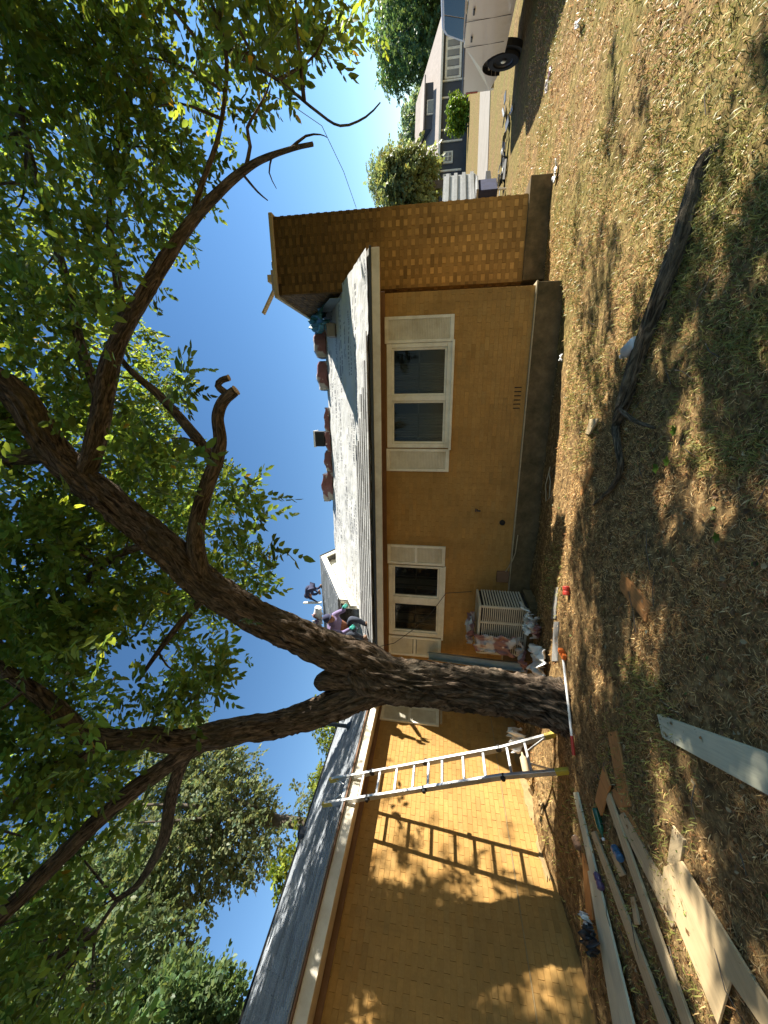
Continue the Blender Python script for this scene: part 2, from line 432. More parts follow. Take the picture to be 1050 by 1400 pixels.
# foundation and mortar ledge of the front wing
f = MB()
f.prism([(XB, YA-.035, -.3), (XC+.035, YA-.035, -.3), (XC+.035, 12.4, -.3), (XB, 12.4, -.3)], (0, 0, .3+LEDGE-.02))
f.build('foundation', M['concrete'], house, bevel=.012)
l = MB(); l.bx(XB, XC+.012, YA-.045, YA+.01, LEDGE-.018, LEDGE+.003); l.bx(XC-.01, XC+.05, YA-.05, 12.4, LEDGE-.0185, LEDGE+.002)
l.build('ledge', M['ledge'], house, bevel=.004)
# skim-coated patch low on the side wall
def blob(name, mat, parent, cx, cy, rx, ry, plane, thick=.012, seed=0, n=26):
    pts = []
    for i in range(n):
        a = 2*math.pi*i/n; r = .75+.5*random.random(); u, v = cx+rx*r*math.cos(a), cy+ry*r*math.sin(a)
        pts.append(plane(u, v))
    q = np.array(plane(cx, cy, thick))-np.array(plane(cx, cy)); return MB().prism(pts, q).build(name, mat, parent)
for cy, cz, ry, rz in ((4.55, .14, .45, .06), (3.75, .10, .3, .06), (5.3, .17, .3, .06)):
    blob('cement_patch', M['skim'], house, cy, cz, ry, rz, lambda u, v, t=0: (XB+.002+t, u, max(-.05, v)))

# windows, built from the outside in
def window(x0, x1, z0, z1, panes, y=YA, curtain=0.8):
    f = MB(); d0, d1 = y-.035, y+.10
    zt = z1; zb = z0
    xsn = [x0]+[v for p in panes for v in p]+[x1]
    f.bx(x0, x1, d0, d1, z1-.085, z1); f.bx(x0, x1, d0, d1, z0, z0+.085)
    edges = [x0] + [(panes[i][1]+panes[i+1][0])/2 for i in range(len(panes)-1)] + [x1]
    zi0, zi1 = z0+.085, z1-.085
    f.bx(x0, panes[0][0]-.03, d0+.001, d1, zi0, zi1); f.bx(panes[-1][1]+.03, x1, d0+.001, d1, zi0, zi1)
    for i in range(len(panes)-1): f.bx(panes[i][1]+.03, panes[i+1][0]-.03, d0+.001, d1, zi0, zi1)
    fr = f.build('window', M['white'], house, bevel=.006)
    s = MB(); s.bx(x0-.03, x1+.03, y-.07, y-.036, z0-.03, z0+.012); s.build('sill', M['white'], fr, bevel=.005)
    for a, b in panes:
        sa = MB(); t = .034
        sa.bx(a-.03, b+.03, y-.01, y+.05, zi1-t, zi1-.002); sa.bx(a-.03, b+.03, y-.01, y+.05, zi0+.002, zi0+t)
        sa.bx(a-.03, a+.006, y-.009, y+.05, zi0+t, zi1-t); sa.bx(b-.006, b+.03, y-.009, y+.05, zi0+t, zi1-t)
        sa.build('sash', M['white'], fr, bevel=.004)
        MB().bx(a, b, y+.012, y+.018, zi0+.02, zi1-.02).build('pane', M['glass'], fr)
        mu = MB()
        for k in (.33, .66): mu.bx(a+(b-a)*k-.008, a+(b-a)*k+.008, y+.03, y+.045, zi0+.03, zi1-.03)
        mu.bx(a, b, y+.031, y+.044, (zi0+zi1)/2-.012, (zi0+zi1)/2+.012)
        mu.build('muntin', M['greywood'], fr)
        # curtain folds
        c = MB(); n = 40; V = []
        ca, cb = (a+.06, a+(b-a)*curtain)
        for i in range(n+1):
            u = ca+(cb-ca)*i/n; yy = y+.14+.025*math.sin(i*1.35+a*7)+.012*math.sin(i*.6)
            V += [(u, yy, zi0-.03), (u, yy, zi1+.05)]
        c.add(V, [(2*i, 2*i+2, 2*i+3, 2*i+1) for i in range(n)]); c.build('curtain', M['curtain'], fr, smooth=True)
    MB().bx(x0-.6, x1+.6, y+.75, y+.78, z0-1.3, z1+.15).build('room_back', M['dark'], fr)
    return fr
window(-.70, .96, 1.50, 2.56, [(-.60, .045), (.185, .866)], curtain=.72)
window(-4.43, -2.91, 1.50, 2.55, [(-4.32, -3.735), (-3.545, -2.955)], curtain=.5)
# louvred shutters
def shutter(a, b, z0, z1, place_x=False, mid=False):
    fr = MB(); sl = MB(); t = .045
    def bb(m, u0, u1, d0, d1, q0, q1):
        if place_x: m.bx(XB+d0, XB+d1, u0, u1, q0, q1)
        else: m.bx(u0, u1, YA-d1, YA-d0, q0, q1)
    bb(fr, a, b, .004, .040, z1-.06, z1); bb(fr, a, b, .004, .040, z0, z0+.06)
    bb(fr, a, a+t, .004, .0395, z0+.06, z1-.06); bb(fr, b-t, b, .004, .0395, z0+.06, z1-.06)
    zm = (z0+z1)/2
    if mid: bb(fr, a+t, b-t, .004, .039, zm-.025, zm+.025)
    s = fr.build('shutter', M['white'], house, bevel=.004)
    n = int((z1-z0-.12)/.026)
    for i in range(n):
        z = z0+.06+(i+.5)*(z1-z0-.12)/n
        if mid and abs(z-zm) < .034: continue
        c, sn = math.cos(.75), math.sin(.75)
        if place_x: sl.box((XB+.022, (a+b)/2, z), (.006, b-a-2*t, .03), [[c, 0, sn], [0, 1, 0], [-sn, 0, c]])
        else: sl.box(((a+b)/2, YA-.022, z), (b-a-2*t, .006, .03), [[1, 0, 0], [0, c, -sn], [0, sn, c]])
    bk = MB(); bb(bk, a+.01, b-.01, .0025, .006, z0+.01, z1-.01); bk.build('backing', M['dark'], s)
    tag(sl.build('louvres', M['white'], s), kind='stuff')
shutter(.965, 1.355, 1.49, 2.59); shutter(-1.11, -.72, 1.49, 2.575)
shutter(-2.885, -2.50, 1.49, 2.57, mid=True); shutter(-4.905, -4.46, 1.505, 2.555, mid=True)
shutter(5.60, 6.00, 1.50, 2.62, True, True)
# part of the hidden window on the side wall beside its shutter
MB().bx(XB-.05, XB+.03, 6.04, 6.39, 1.51, 2.55).build('window', M['white'], house, bevel=.005)
MB().bx(XB+.01, XB+.06, 5.66, 6.40, 1.44, 1.478).build('sill', M['ledge'], house, bevel=.004)
# slotted brick vent near the ground
v = MB(); v.bx(-.085, .295, YA+.004, YA+.03, .385, .515); v = v.build('vent_grille', M['mortar'], house)
for k in range(6):
    MB().bx(-.065+k*.064, -.065+k*.064+.014, YA-.004, YA+.02, .398, .502).build('dark_slot', M['dark'], v)  # near-black bars carry the shade of the slots in their colour
# outside tap and its shield
t = MB(); t.tube([(-1.78, YA, .97), (-1.78, YA-.07, .97), (-1.78, YA-.09, .92)], .014, 8); t.lathe([(.03, 0), (.03, .012)], (-1.78, YA-.05, .99), (0, 0, 1), 10)
t.build('tap', M['drip'], house, smooth=True)
MB().lathe([(.05, 0), (.05, .012), (.03, .02)], (-2.0, YA, .52), (0, -1, 0), 12).build('dark_hole_disc', M['dark'], house)  # near-black disc stands in for a shaded hole in the wall
# electrical box and conduit beside the cooling unit
e = MB(); e.bx(-3.12, -2.92, YA-.09, YA-.004, .34, .55); e = e.build('junction_box', M['frieze'], house, bevel=.01)
MB().tube([(-2.93, YA-.04, .40), (-2.7, YA-.05, .30), (-2.55, YA-.04, .26), (-2.2, YA-.06, .25)], .009, 6).build('cable', M['ledge'], e)

# ---- eaves and roofs
EA = 6.05; ZA = 2.75; SA = .507; RY = 9.5; RZ = ZA+SA*(RY-EA); XR = 2.19
ez = lambda y: ZA+SA*(y-EA)
# soffit, frieze, fascia, drip edge of the front wing
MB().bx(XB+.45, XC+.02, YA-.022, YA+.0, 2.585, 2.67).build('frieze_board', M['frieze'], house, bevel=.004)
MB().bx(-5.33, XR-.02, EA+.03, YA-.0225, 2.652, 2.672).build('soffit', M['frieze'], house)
MB().bx(-5.36, XR, EA, EA+.028, 2.60, 2.72).build('fascia', M['fascia'], house, bevel=.004)
MB().bx(-5.34, XR+.02, EA-.02, EA+.032, 2.722, 2.752).build('drip_edge', M['drip'], house, bevel=.004)
MB().prism([(XR-.03, EA+.03, 2.64), (XR-.03, RY, RZ-.08), (XR-.03, RY, RZ-.2), (XR-.03, EA+.03, 2.61)], (.03, 0, 0)).build('rake_board', M['fascia'], house)
def slab(name, mat, corners, thick=.03, parent=house):
    return MB().prism(corners, (0, 0, -thick)).build(name, mat, parent)
def underlaymat():
    m, nt, bs = newmat('white_underlayment')
    v = coords(nt, 'Object'); n1 = noise(nt, v, 1.7, 5, .6); n2 = noise(nt, v, 9, 4, .6)
    c = ramp(nt, n1, [(.3, (.48, .48, .46)), (.7, (.64, .64, .62))])
    # rows of small grey print along the courses
    def mth(op, a, b=None):
        q = nd(nt, 'ShaderNodeMath', operation=op)
        for k, val in enumerate((a, b)):
            if val is None: continue
            if hasattr(val, 'links'): nt.links.new(val, q.inputs[k])
            else: q.inputs[k].default_value = val
        return q.outputs[0]
    sp = nd(nt, 'ShaderNodeSeparateXYZ'); nt.links.new(v, sp.inputs[0])
    yr = mth('DIVIDE', sp.outputs[1], .36); fr_ = mth('FRACT', yr); row = mth('FLOOR', yr)
    q1 = mth('LESS_THAN', mth('ABSOLUTE', mth('SUBTRACT', fr_, .25)), .10); q2 = mth('LESS_THAN', mth('ABSOLUTE', mth('SUBTRACT', fr_, .62)), .07)
    inl = mth('MAXIMUM', q1, q2)
    cx = nd(nt, 'ShaderNodeCombineXYZ'); nt.links.new(mth('MULTIPLY', sp.outputs[0], 26.0), cx.inputs[0]); nt.links.new(mth('MULTIPLY', row, 7.3), cx.inputs[1]); nt.links.new(q2, cx.inputs[2])
    gly = mth('GREATER_THAN', noise(nt, cx.outputs[0], 1.0, 0, .5), .47)
    cw = nd(nt, 'ShaderNodeCombineXYZ'); nt.links.new(mth('MULTIPLY', sp.outputs[0], 1.1), cw.inputs[0]); nt.links.new(mth('MULTIPLY', row, 3.7), cw.inputs[1])
    wrd = mth('GREATER_THAN', noise(nt, cw.outputs[0], 1.0, 0, .5), .48)
    g = mth('MULTIPLY', mth('MULTIPLY', inl, mth('MULTIPLY', gly, wrd)), .8)
    c = mixc(nt, g, c, (.15, .15, .16))
    nt.links.new(c, bs.inputs['Base Color']); bs.inputs['Roughness'].default_value = .6
    wr = noise(nt, coords(nt, 'Object', (2.2, 9, 2)), 1.6, 4, .55, 1.2)
    bump(nt, bs, wr, .5, .05); return m
M['underlay'] = underlaymat()
def shinglemat(name, a, b, cc):
    m, nt, bs = newmat(name)
    v = coords(nt, 'Object'); n1 = noise(nt, v, 90, 3, .8); n2 = noise(nt, v, 2.2, 4, .6)
    c = ramp(nt, n1, [(.3, a), (.55, b), (.75, cc)]); c = mixc(nt, ramp(nt, n2, [(.35, 0.0), (.75, .4)]), c, a)
    vc = nd(nt, 'ShaderNodeVertexColor', layer_name='Col'); c = mixc(nt, 1.0, c, vc.outputs[0], 'MULTIPLY')
    nt.links.new(c, bs.inputs['Base Color']); bs.inputs['Roughness'].default_value = .9; bs.inputs['Specular IOR Level'].default_value = .25
    bump(nt, bs, n1, .5, .006); return m
M['shingle'] = shinglemat('asphalt_shingle', (.24, .24, .235), (.36, .36, .35), (.48, .48, .47))
M['shingleB'] = shinglemat('asphalt_shingle_old', (.20, .225, .25), (.34, .365, .39), (.52, .53, .54))
# wrinkled underlayment sheet over the front slope
n1_, n2_ = 190, 60
uu = np.linspace(-5.9, XR, n1_); tt = np.linspace(0, 1, n2_)
U2, T2 = np.meshgrid(uu, tt); yy = EA+T2*(RY-EA)
wr = .035*(vnoise(np.stack([U2.ravel()*2.2, yy.ravel()*7, U2.ravel()*0], 1), 8)-.5)+.02*(vnoise(np.stack([U2.ravel()*7, yy.ravel()*9, U2.ravel()*0], 1), 9)-.5)
V = np.stack([U2.ravel(), yy.ravel(), ez(yy.ravel())+.035+wr], 1)
ix = np.arange(n1_*n2_).reshape(n2_, n1_)
npmesh('underlayment', V, np.stack([ix[:-1, :-1], ix[:-1, 1:], ix[1:, 1:], ix[1:, :-1]], -1).reshape(-1, 4), M['underlay'], house, sm=True)
rA = MB(); rA.prism([(-5.9, EA, ZA), (XR, EA, ZA), (XR, RY, RZ), (-5.9, RY, RZ)], (0, 0, -.03)); rA.prism([(-5.9, RY, RZ), (XR, RY, RZ), (XR, 12.8, RZ-.507*3.3), (-5.9, 12.8, RZ-.507*3.3)], (0, 0, -.03))
rA.build('roof_deck', M['greywood'], house)
# gable end wall infill
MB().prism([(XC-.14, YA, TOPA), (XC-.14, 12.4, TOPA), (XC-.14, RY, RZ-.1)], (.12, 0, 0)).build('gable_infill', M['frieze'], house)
# fresh shingle courses stepped up from the eave
def courses(name, mat, parent, P, udir, sdir, u0, u1, s_len, exposure, tabw, stop, lift=.006, keep=None):
    """P origin on the eave, udir along it, sdir up the slope; every tab a thin wedge"""
    mb = MB(); P = np.array(P, float); ud = np.array(udir, float); sdv = np.array(sdir, float); sdv /= np.linalg.norm(sdv)
    nrm = np.cross(ud, sdv); nrm *= np.sign(nrm[2]); ns = int(s_len/exposure)
    for r in range(ns):
        u = u0-(r % 3)*tabw/3
        while u < u1:
            a, b = max(u, u0), min(u+tabw-.006, u1); u += tabw
            if b-a < .03 or (keep and not keep((a+b)/2, r)): continue
            j = random.uniform(-.006, .006); h = lift+random.uniform(0, .004)
            p = lambda uu_, ss, hh: P+ud*uu_+sdv*ss+nrm*hh
            s0, s1 = r*exposure+j, (r+1)*exposure+.01; k = random.gauss(1, .13)
            mb.add([p(a, s0, .002), p(b, s0, .002), p(b, s0, h+.008), p(a, s0, h+.008), p(a, s1, .001), p(b, s1, .001)],
                   [(0, 1, 2, 3), (3, 2, 5, 4), (0, 3, 4), (1, 5, 2)], (k, k, k*1.01))
    return tag(mb.build(name, mat, parent), kind='stuff')
sl = (0, 1, SA)
courses('shingle_courses', M['shingle'], house, (0, EA-.02, ZA+.062-.01), (1, 0, 0), sl, -4.6, XR, .95, .135, .3, 0,
        keep=lambda u, r: u < .9-.27*r-.1*random.random() if r > 0 else u < 1.0)
# taller roof section with its boarded gable facing the front wing
GX, GY, GZ, GS = -4.3, 9.33, 4.94, .515
gz_ = lambda y: GZ-GS*abs(y-GY)
up = MB()
for (ya, yb) in ((7.05, GY), (GY, 12.2)):
    up.prism([(-7.7, ya, gz_(ya)), (GX+.22, ya, gz_(ya)), (GX+.22, yb, gz_(yb)), (-7.7, yb, gz_(yb))], (0, 0, -.025))
up.build('upper_roof_deck', M['greywood'], house)
courses('upper_shingles', M['shingleB'], house, (0, 7.03, gz_(7.03)+.004), (1, 0, 0), (0, 1, GS), -7.7, GX+.23, 2.58, .14, .3, 0)
def rake(ya, yb, top, bot, x0, x1, name, mat):
    return MB().prism([(x0, ya, gz_(ya)-top), (x0, yb, gz_(yb)-top), (x0, yb, gz_(yb)-bot), (x0, ya, gz_(ya)-bot)], (x1-x0, 0, 0)).build(name, mat, house, bevel=.004)
rake(7.05, GY-.001, .03, .20, GX+.18, GX+.215, 'rake_board', M['white']); rake(GY+.001, 12.2, .03, .20, GX+.18, GX+.215, 'rake_board', M['white'])
rake(7.05, GY-.001, -.012, .022, GX+.222, GX+.24, 'drip_edge', M['drip']); rake(GY+.001, 12.2, -.012, .022, GX+.222, GX+.24, 'drip_edge', M['drip'])
MB().prism([(GX+.01, 7.05, gz_(7.05)-.06), (GX+.01, GY, GZ-.06), (GX+.01, GY, GZ-.035), (GX+.01, 7.05, gz_(7.05)-.035)], (.17, 0, 0)).build('rake_soffit', M['white'], house)
gw = MB()
k = 0; z = 2.9
while z < GZ-.1:
    hw = max(.02, (GZ-.075-(z+.1))/GS); y0 = max(GY-hw, 7.08); y1 = min(12, GY+hw)
    gw.prism([(GX, y0, z), (GX, y1, z), (GX-.012, y1, z+.098), (GX-.012, y0, z+.098)], (-.02, 0, 0)); z += .1
tag(gw.build('lap_siding', M['white'], house), kind='stuff')
# lower trim board where the siding meets the front slope
MB().prism([(GX+.03, 7.08, ez(7.08)+.09), (GX+.03, 9.0, ez(9.0)+.09), (GX+.03, 9.0, ez(9.0)+.24), (GX+.03, 7.08, ez(7.08)+.24)], (.03, 0, 0)).build('step_trim', M['white'], house, bevel=.004)
# side wing roof
EBX = -5.38; ZB = 2.80; RX = -8.33; RZB = 4.14; SB = (RZB-ZB)/(EBX-RX)
MB().bx(EBX-.03, EBX, YB0-.3, EA-.0, 2.655, 2.79).build('fascia', M['fascia'], house, bevel=.004)
MB().bx(EBX-.02, EBX+.045, YB0-.3, EA+.0, 2.792, 2.812).build('drip_edge', M['frieze'], house, bevel=.003)
MB().bx(XB-.02, EBX-.031, YB0-.3, EA, 2.672, 2.69).build('soffit', M['fascia'], house)
MB().bx(XB-.0, XB+.022, YB0, 5.9, 2.60, 2.671).build('frieze_board', M['frieze'], house, bevel=.004)
rb = MB(); rb.prism([(EBX+.03, YB0-.3, ZB+.012), (EBX+.03, 10, ZB+.012), (RX, 10, RZB), (RX, YB0-.3, RZB)], (0, 0, -.02))
rb.prism([(RX, YB0-.3, RZB), (RX, 10, RZB), (RX-3, 10, RZB-1.36), (RX-3, YB0-.3, RZB-1.36)], (0, 0, -.02)); rb.build('side_roof_deck', M['greywood'], house)
courses('side_shingles', M['shingleB'], house, (EBX+.05, 0, ZB+.014), (0, 1, 0), (RX-EBX-.05, 0, RZB-ZB), YB0-.3, 8.2, 3.28, .14, .32, 0, lift=.008)
MB().tube([(RX, YB0-.3, RZB+.0), (RX, 8.2, RZB+.0)], .045, 8).build('ridge_cap', M['shingleB'], house)
# vents on the side wing roof
pv = MB(); pz = ZB+SB*(EBX+6.5); pv.tube([(-6.5, 6.05, pz-.05), (-6.5, 6.05, pz+.5)], .04, 12); pv.lathe([(.13, 0), (.06, .09), (.045, .1)], (-6.5, 6.05, pz), (0, 0, 1), 14)
pv.build('vent_pipe', M['drip'], house, smooth=False)
bv = MB(); bv.bx(-8.05, -7.9, 4.80, 4.94, 3.9, 4.10); bv.bx(-8.07, -7.88, 4.78, 4.96, 4.10, 4.12); bv.build('box_vent', M['black'], house, bevel=.01)

# ---- chimney
CX0, CX1, CY0, CY1, CZ = 2.05, 3.33, 7.55, 9.6, 4.80
c = MB(); c.bx(CX0+.006, CX1-.006, CY0+.006, CY1-.006, .25, CZ); chim = c.build('chimney', M['mortar'], house)
CC, CL = .068, .203
fb = brick_list(CX0, CX1, .36, CZ, [], CC, CL, 'flemish'); sbk = brick_list(CY0+.032, CY1, .36, CZ, [], CC, CL, 'flemish')
mass = MB()
def chcol(z, hd):
    topdark = smooth(1.6, 3.9, np.array([z]))[0]          # bricks darker and greyer towards the top
    k = random.gauss(.92, .10)*(1.28 if hd else .86)*(1-.66*topdark)
    if random.random() < .1: k *= .75
    g = .25*topdark
    return (k*(1-g*.2), k*(1-g*.05), k*(1+g*.5))
for s0, s1, za, zb, hd in fb: mass.box(((s0+s1)/2, CY0+BD/2-random.uniform(-.003, .005), (za+zb)/2), (s1-s0, BD, zb-za), None, chcol(za, hd))
for s0, s1, za, zb, hd in sbk:
    mass.box((CX0+BD/2-random.uniform(-.003, .005), (s0+s1)/2, (za+zb)/2), (BD, s1-s0, zb-za), None, chcol(za, hd))
    mass.box((CX1-BD/2+random.uniform(-.003, .005), (s0+s1)/2, (za+zb)/2), (BD, s1-s0, zb-za), None, chcol(za, hd))
tag(mass.build('brickwork', M['brick'], chim), kind='stuff')
MB().bx(CX0-.05, CX1+.05, CY0-.05, CY1+.05, CZ, CZ+.07).build('cap', M['ledge'], chim, bevel=.01)
f = MB(); f.bx(CX0, CX1+.22, CY0-.06, CY1+.2, -.2, .345); f.build('chimney_footing', M['concrete'], house, bevel=.015)
# ------------------------------------------------------------------ trees
def spline(pts, step):
    """Catmull-Rom through rows (x,y,z,r), resampled about every step metres"""
    P = np.array(pts, float); P = np.vstack([2*P[0]-P[1], P, 2*P[-1]-P[-2]]); out = []
    for i in range(1, len(P)-2):
        L = np.linalg.norm(P[i+1, :3]-P[i, :3]); n = max(2, int(L/step))
        for t in np.arange(n)/n:
            a, b, c, d = P[i-1], P[i], P[i+1], P[i+2]
            out.append(.5*((2*b)+(-a+c)*t+(2*a-5*b+4*c-d)*t*t+(-a+3*b-3*c+d)*t**3))
    out.append(P[-2]); out = np.array(out); out[:, 3] = np.maximum(out[:, 3], .003); return out
def limb_mesh(pts, n, step, amp, seed=0, cap=True):
    S = spline(pts, step); k = len(S); C_ = S[:, :3]; r = S[:, 3]
    T = np.gradient(C_, axis=0); T /= np.linalg.norm(T, axis=1)[:, None]
    u = np.cross(T[0], [0.3, .9, .2]); V = []; UV = []; s = 0
    a = np.arange(n+1)*2*math.pi/n
    for i in range(k):
        u = u-T[i]*(u@T[i]); u /= np.linalg.norm(u); w = np.cross(T[i], u)
        if i: s += np.linalg.norm(C_[i]-C_[i-1])
        rr = np.full(n+1, r[i])
        if amp:
            q = np.stack([np.cos(a)*r[i]*27, np.sin(a)*r[i]*27, np.full(n+1, s*3.4)+seed*7], 1)
            rid = 1-np.abs(2*vnoise(q+vnoise(q*.6, 4)[:, None]*1.5, 31)-1)
            q2 = np.stack([np.cos(a)*r[i]*42, np.sin(a)*r[i]*42, np.full(n+1, s*11)], 1)
            big = vnoise(np.stack([np.cos(a)*1.6, np.sin(a)*1.6, np.full(n+1, s*1.6)+seed], 1), 6)-.5
            rr = r[i]*(1+.16*big)+amp*min(1, r[i]/.2)*((rid**2-.4)*1.9+.7*(vnoise(q2, 32)-.5))
        V.append(C_[i]+rr[:, None]*(np.cos(a)[:, None]*u+np.sin(a)[:, None]*w))
        UV.append(np.stack([a*r[i], np.full(n+1, s+seed*3.3)], 1))
    m = n+1; F = np.array([(i*m+j, i*m+j+1, (i+1)*m+j+1, (i+1)*m+j) for i in range(k-1) for j in range(n)], np.int32)
    V = np.concatenate(V); UV = np.concatenate(UV)
    if cap:
        b = len(V); V = np.vstack([V, C_[-1]+T[-1]*r[-1]*.3]); UV = np.vstack([UV, UV[-1]]); o = (k-1)*m
        F = np.vstack([F, [(o+j, o+j+1, b, b) for j in range(n)]])
    return V, F, UV
def join(parts):
    Vs, Fs, Us = [], [], []; b = 0
    for V, F, U in parts: Vs.append(V); Fs.append(F+b); Us.append(U); b += len(V)
    return np.concatenate(Vs), np.concatenate(Fs), np.concatenate(Us)
def quads_ok(F):
    return F
def limbs_object(name, parts, mat, parent):
    V, F, U = join(parts)
    tri = F[F[:, 2] == F[:, 3]][:, :3]; quad = F[F[:, 2] != F[:, 3]]
    # degenerate cap quads become triangles by a tiny duplicate-free split
    me_faces = [tuple(q) for q in quad]+[tuple(t) for t in tri]
    o0 = ORG[parent.name]; me = bpy.data.meshes.new(name); me.from_pydata((V-o0).tolist(), [], me_faces)
    ul = me.uv_layers.new(name='UVMap'); li = np.empty(len(me.loops), np.int32); me.loops.foreach_get('vertex_index', li)
    ul.data.foreach_set('uv', U[li].astype(np.float32).ravel())
    return finish(me, name, mat, parent, True, 0, o0)

# leaf sprays: a twig carrying pointed folded leaves
LEAF = np.array([(0, 0, 0), (.30, .42, .06), (.68, .34, .05), (1, 0, -.06), (.68, -.34, .05), (.30, -.42, .06)])
def spray(nl, length, leaf, width, seed, droop=.35):
    r = np.random.default_rng(seed); Vs = []
    for i in range(nl):
        t = (i+1)/nl; base = np.array([length*t, .03*math.sin(i*2.1), -droop*length*t*t])
        sd_ = 1 if i % 2 else -1; yaw = sd_*(r.uniform(.6, 1.15) if i < nl-1 else r.uniform(-.2, .2)); pit = r.uniform(-.75, .15); rol = r.uniform(-.7, .7)
        s = leaf*r.uniform(.7, 1.2); L = LEAF*np.array([s, s*width, s])
        cr, sr = math.cos(rol), math.sin(rol); L = L @ np.array([[1, 0, 0], [0, cr, sr], [0, -sr, cr]])
        cp, sp_ = math.cos(pit), math.sin(pit); L = L @ np.array([[cp, 0, sp_], [0, 1, 0], [-sp_, 0, cp]])
        cy, sy = math.cos(yaw), math.sin(yaw); L = L @ np.array([[cy, sy, 0], [-sy, cy, 0], [0, 0, 1]])
        Vs.append(L+base)
    return np.concatenate(Vs)
def foliage(name, P, mat, parent, nl=12, length=.30, leaf=.095, width=.95, tint=(1, 1, 1), var=.25, out=None, seed=3, droop=.35, dead=.0):
    r = np.random.default_rng(seed); protos = [spray(nl, length, leaf, width, 100+seed*10+k, droop) for k in range(7)]
    n = len(P); which = r.integers(0, 7, n); yaw = r.uniform(0, 2*math.pi, n)
    if out is not None: yaw = np.where(r.random(n) < .65, np.arctan2(out[:, 1], out[:, 0])+r.normal(0, .6, n), yaw)
    pit = r.normal(.15, .45, n); rol = r.normal(0, .5, n); sc = r.uniform(.75, 1.25, n)
    Vs = []; Cs = []
    for k in range(7):
        s = np.where(which == k)[0]
        if not len(s): continue
        A = protos[k][None]*sc[s][:, None, None]
        cr, sr = np.cos(rol[s])[:, None], np.sin(rol[s])[:, None]; y, z = A[..., 1]*cr-A[..., 2]*sr, A[..., 1]*sr+A[..., 2]*cr
        cp, sp_ = np.cos(pit[s])[:, None], np.sin(pit[s])[:, None]; x, z = A[..., 0]*cp+z*sp_, -A[..., 0]*sp_+z*cp
        cy, sy = np.cos(yaw[s])[:, None], np.sin(yaw[s])[:, None]; x, y = x*cy-y*sy, x*sy+y*cy
        Vs.append((np.stack([x, y, z], -1)+P[s][:, None, :]).reshape(-1, 3))
        tone = np.clip(r.normal(1, var, (len(s), 1, 1)), .45, 1.9)*np.clip(r.normal(1, .16, (len(s), nl, 1)), .5, 1.6)
        warm = r.normal(0, .12, (len(s), nl, 1))
        c = np.concatenate([tone*(1+warm), tone, tone*(1-warm)], -1)*np.array(tint)
        if dead:
            dm = r.random((len(s), nl, 1)) < dead; c = np.where(dm, np.array([2.6, 1.1, .8])*np.ones_like(c), c)
        Cs.append(np.repeat(c.reshape(-1, 3), 6, axis=0))
    V = np.concatenate(Vs); Cc = np.concatenate(Cs); nl_ = len(V)//6; b = np.arange(nl_)[:, None]*6
    F = np.concatenate([b+np.array([0, 1, 2, 3]), b+np.array([0, 3, 4, 5])])
    return npmesh(name, V, F, mat, parent, col=np.clip(Cc, 0, 4))

def PL(rows):                                   # rows of (px, py, depth, radius) -> world
    return [tuple(pd(a, b, d))+(r,) for a, b, d, r in rows]
base = zp(778, 967); base[2] = 0
oak = thing('shade_tree', base, 'large forked shade tree with ridged bark growing in front of the house', 'tree')
trunk_rows = [(800, 968, 4.58, 0.380), (782, 967, 4.6, 0.326), (762, 963, 4.6, 0.274), (735, 957, 4.6, 0.247), (690, 948, 4.6, 0.231), (640, 942, 4.6, 0.228), (590, 936, 4.6, 0.228), (545, 930, 4.6, 0.240), (505, 922, 4.6, 0.235), (480, 912, 4.6, 0.198)]
R1 = [(540, 925, 4.6, 0.196), (500, 905, 4.58, 0.195), (455, 890, 4.55, 0.194), (415, 873, 4.5, 0.185), (370, 852, 4.45, 0.179), (320, 825, 4.4, 0.171), (275, 795, 4.35, 0.171), (235, 757, 4.3, 0.163), (190, 718, 4.25, 0.156), (150, 685, 4.2, 0.152), (110, 652, 4.15, 0.148), (75, 618, 4.05, 0.141), (50, 580, 3.95, 0.133), (25, 545, 3.85, 0.125), (-10, 515, 3.75, 0.114), (-70, 470, 3.6, 0.099), (-150, 400, 3.4, 0.076), (-230, 330, 3.2, 0.046)]
R2 = [(112, 655, 4.15, 0.103), (125, 625, 4.12, 0.100), (138, 570, 4.1, 0.098), (150, 500, 4.05, 0.093), (172, 445, 4, 0.082), (198, 402, 3.95, 0.075), (228, 352, 3.9, 0.067), (262, 303, 3.85, 0.055), (298, 264, 3.8, 0.046), (332, 234, 3.75, 0.038), (362, 216, 3.7, 0.029), (400, 203, 3.68, 0.023), (428, 197, 3.66, 0.020)]
S1 = [(285, 802, 4.36, 0.115), (270, 765, 4.3, 0.100), (268, 720, 4.25, 0.089), (280, 672, 4.2, 0.082), (296, 630, 4.15, 0.077), (301, 600, 4.1, 0.069), (298, 570, 4.08, 0.064), (306, 548, 4.05, 0.060), (321, 535, 4, 0.053)]
S2 = [(298, 640, 4.17, 0.066), (275, 607, 4.2, 0.062), (245, 570, 4.25, 0.055), (215, 538, 4.3, 0.047), (180, 508, 4.35, 0.036), (150, 470, 4.4, 0.024)]
S3 = [(312, 540, 4.03, .04), (298, 528, 4.0, .036), (303, 520, 3.98, .034), (312, 517, 3.97, .033)]
L1 = [(540, 932, 4.6, 0.188), (500, 945, 4.6, 0.182), (460, 963, 4.58, 0.168), (420, 978, 4.55, 0.151), (380, 990, 4.5, 0.137), (335, 998, 4.45, 0.133), (290, 1007, 4.4, 0.133), (250, 1014, 4.35, 0.119), (200, 1009, 4.3, 0.104), (150, 1011, 4.25, 0.096), (110, 1000, 4.2, 0.089), (80, 972, 4.15, 0.078), (40, 940, 4.1, 0.067), (-20, 900, 4, 0.052)]
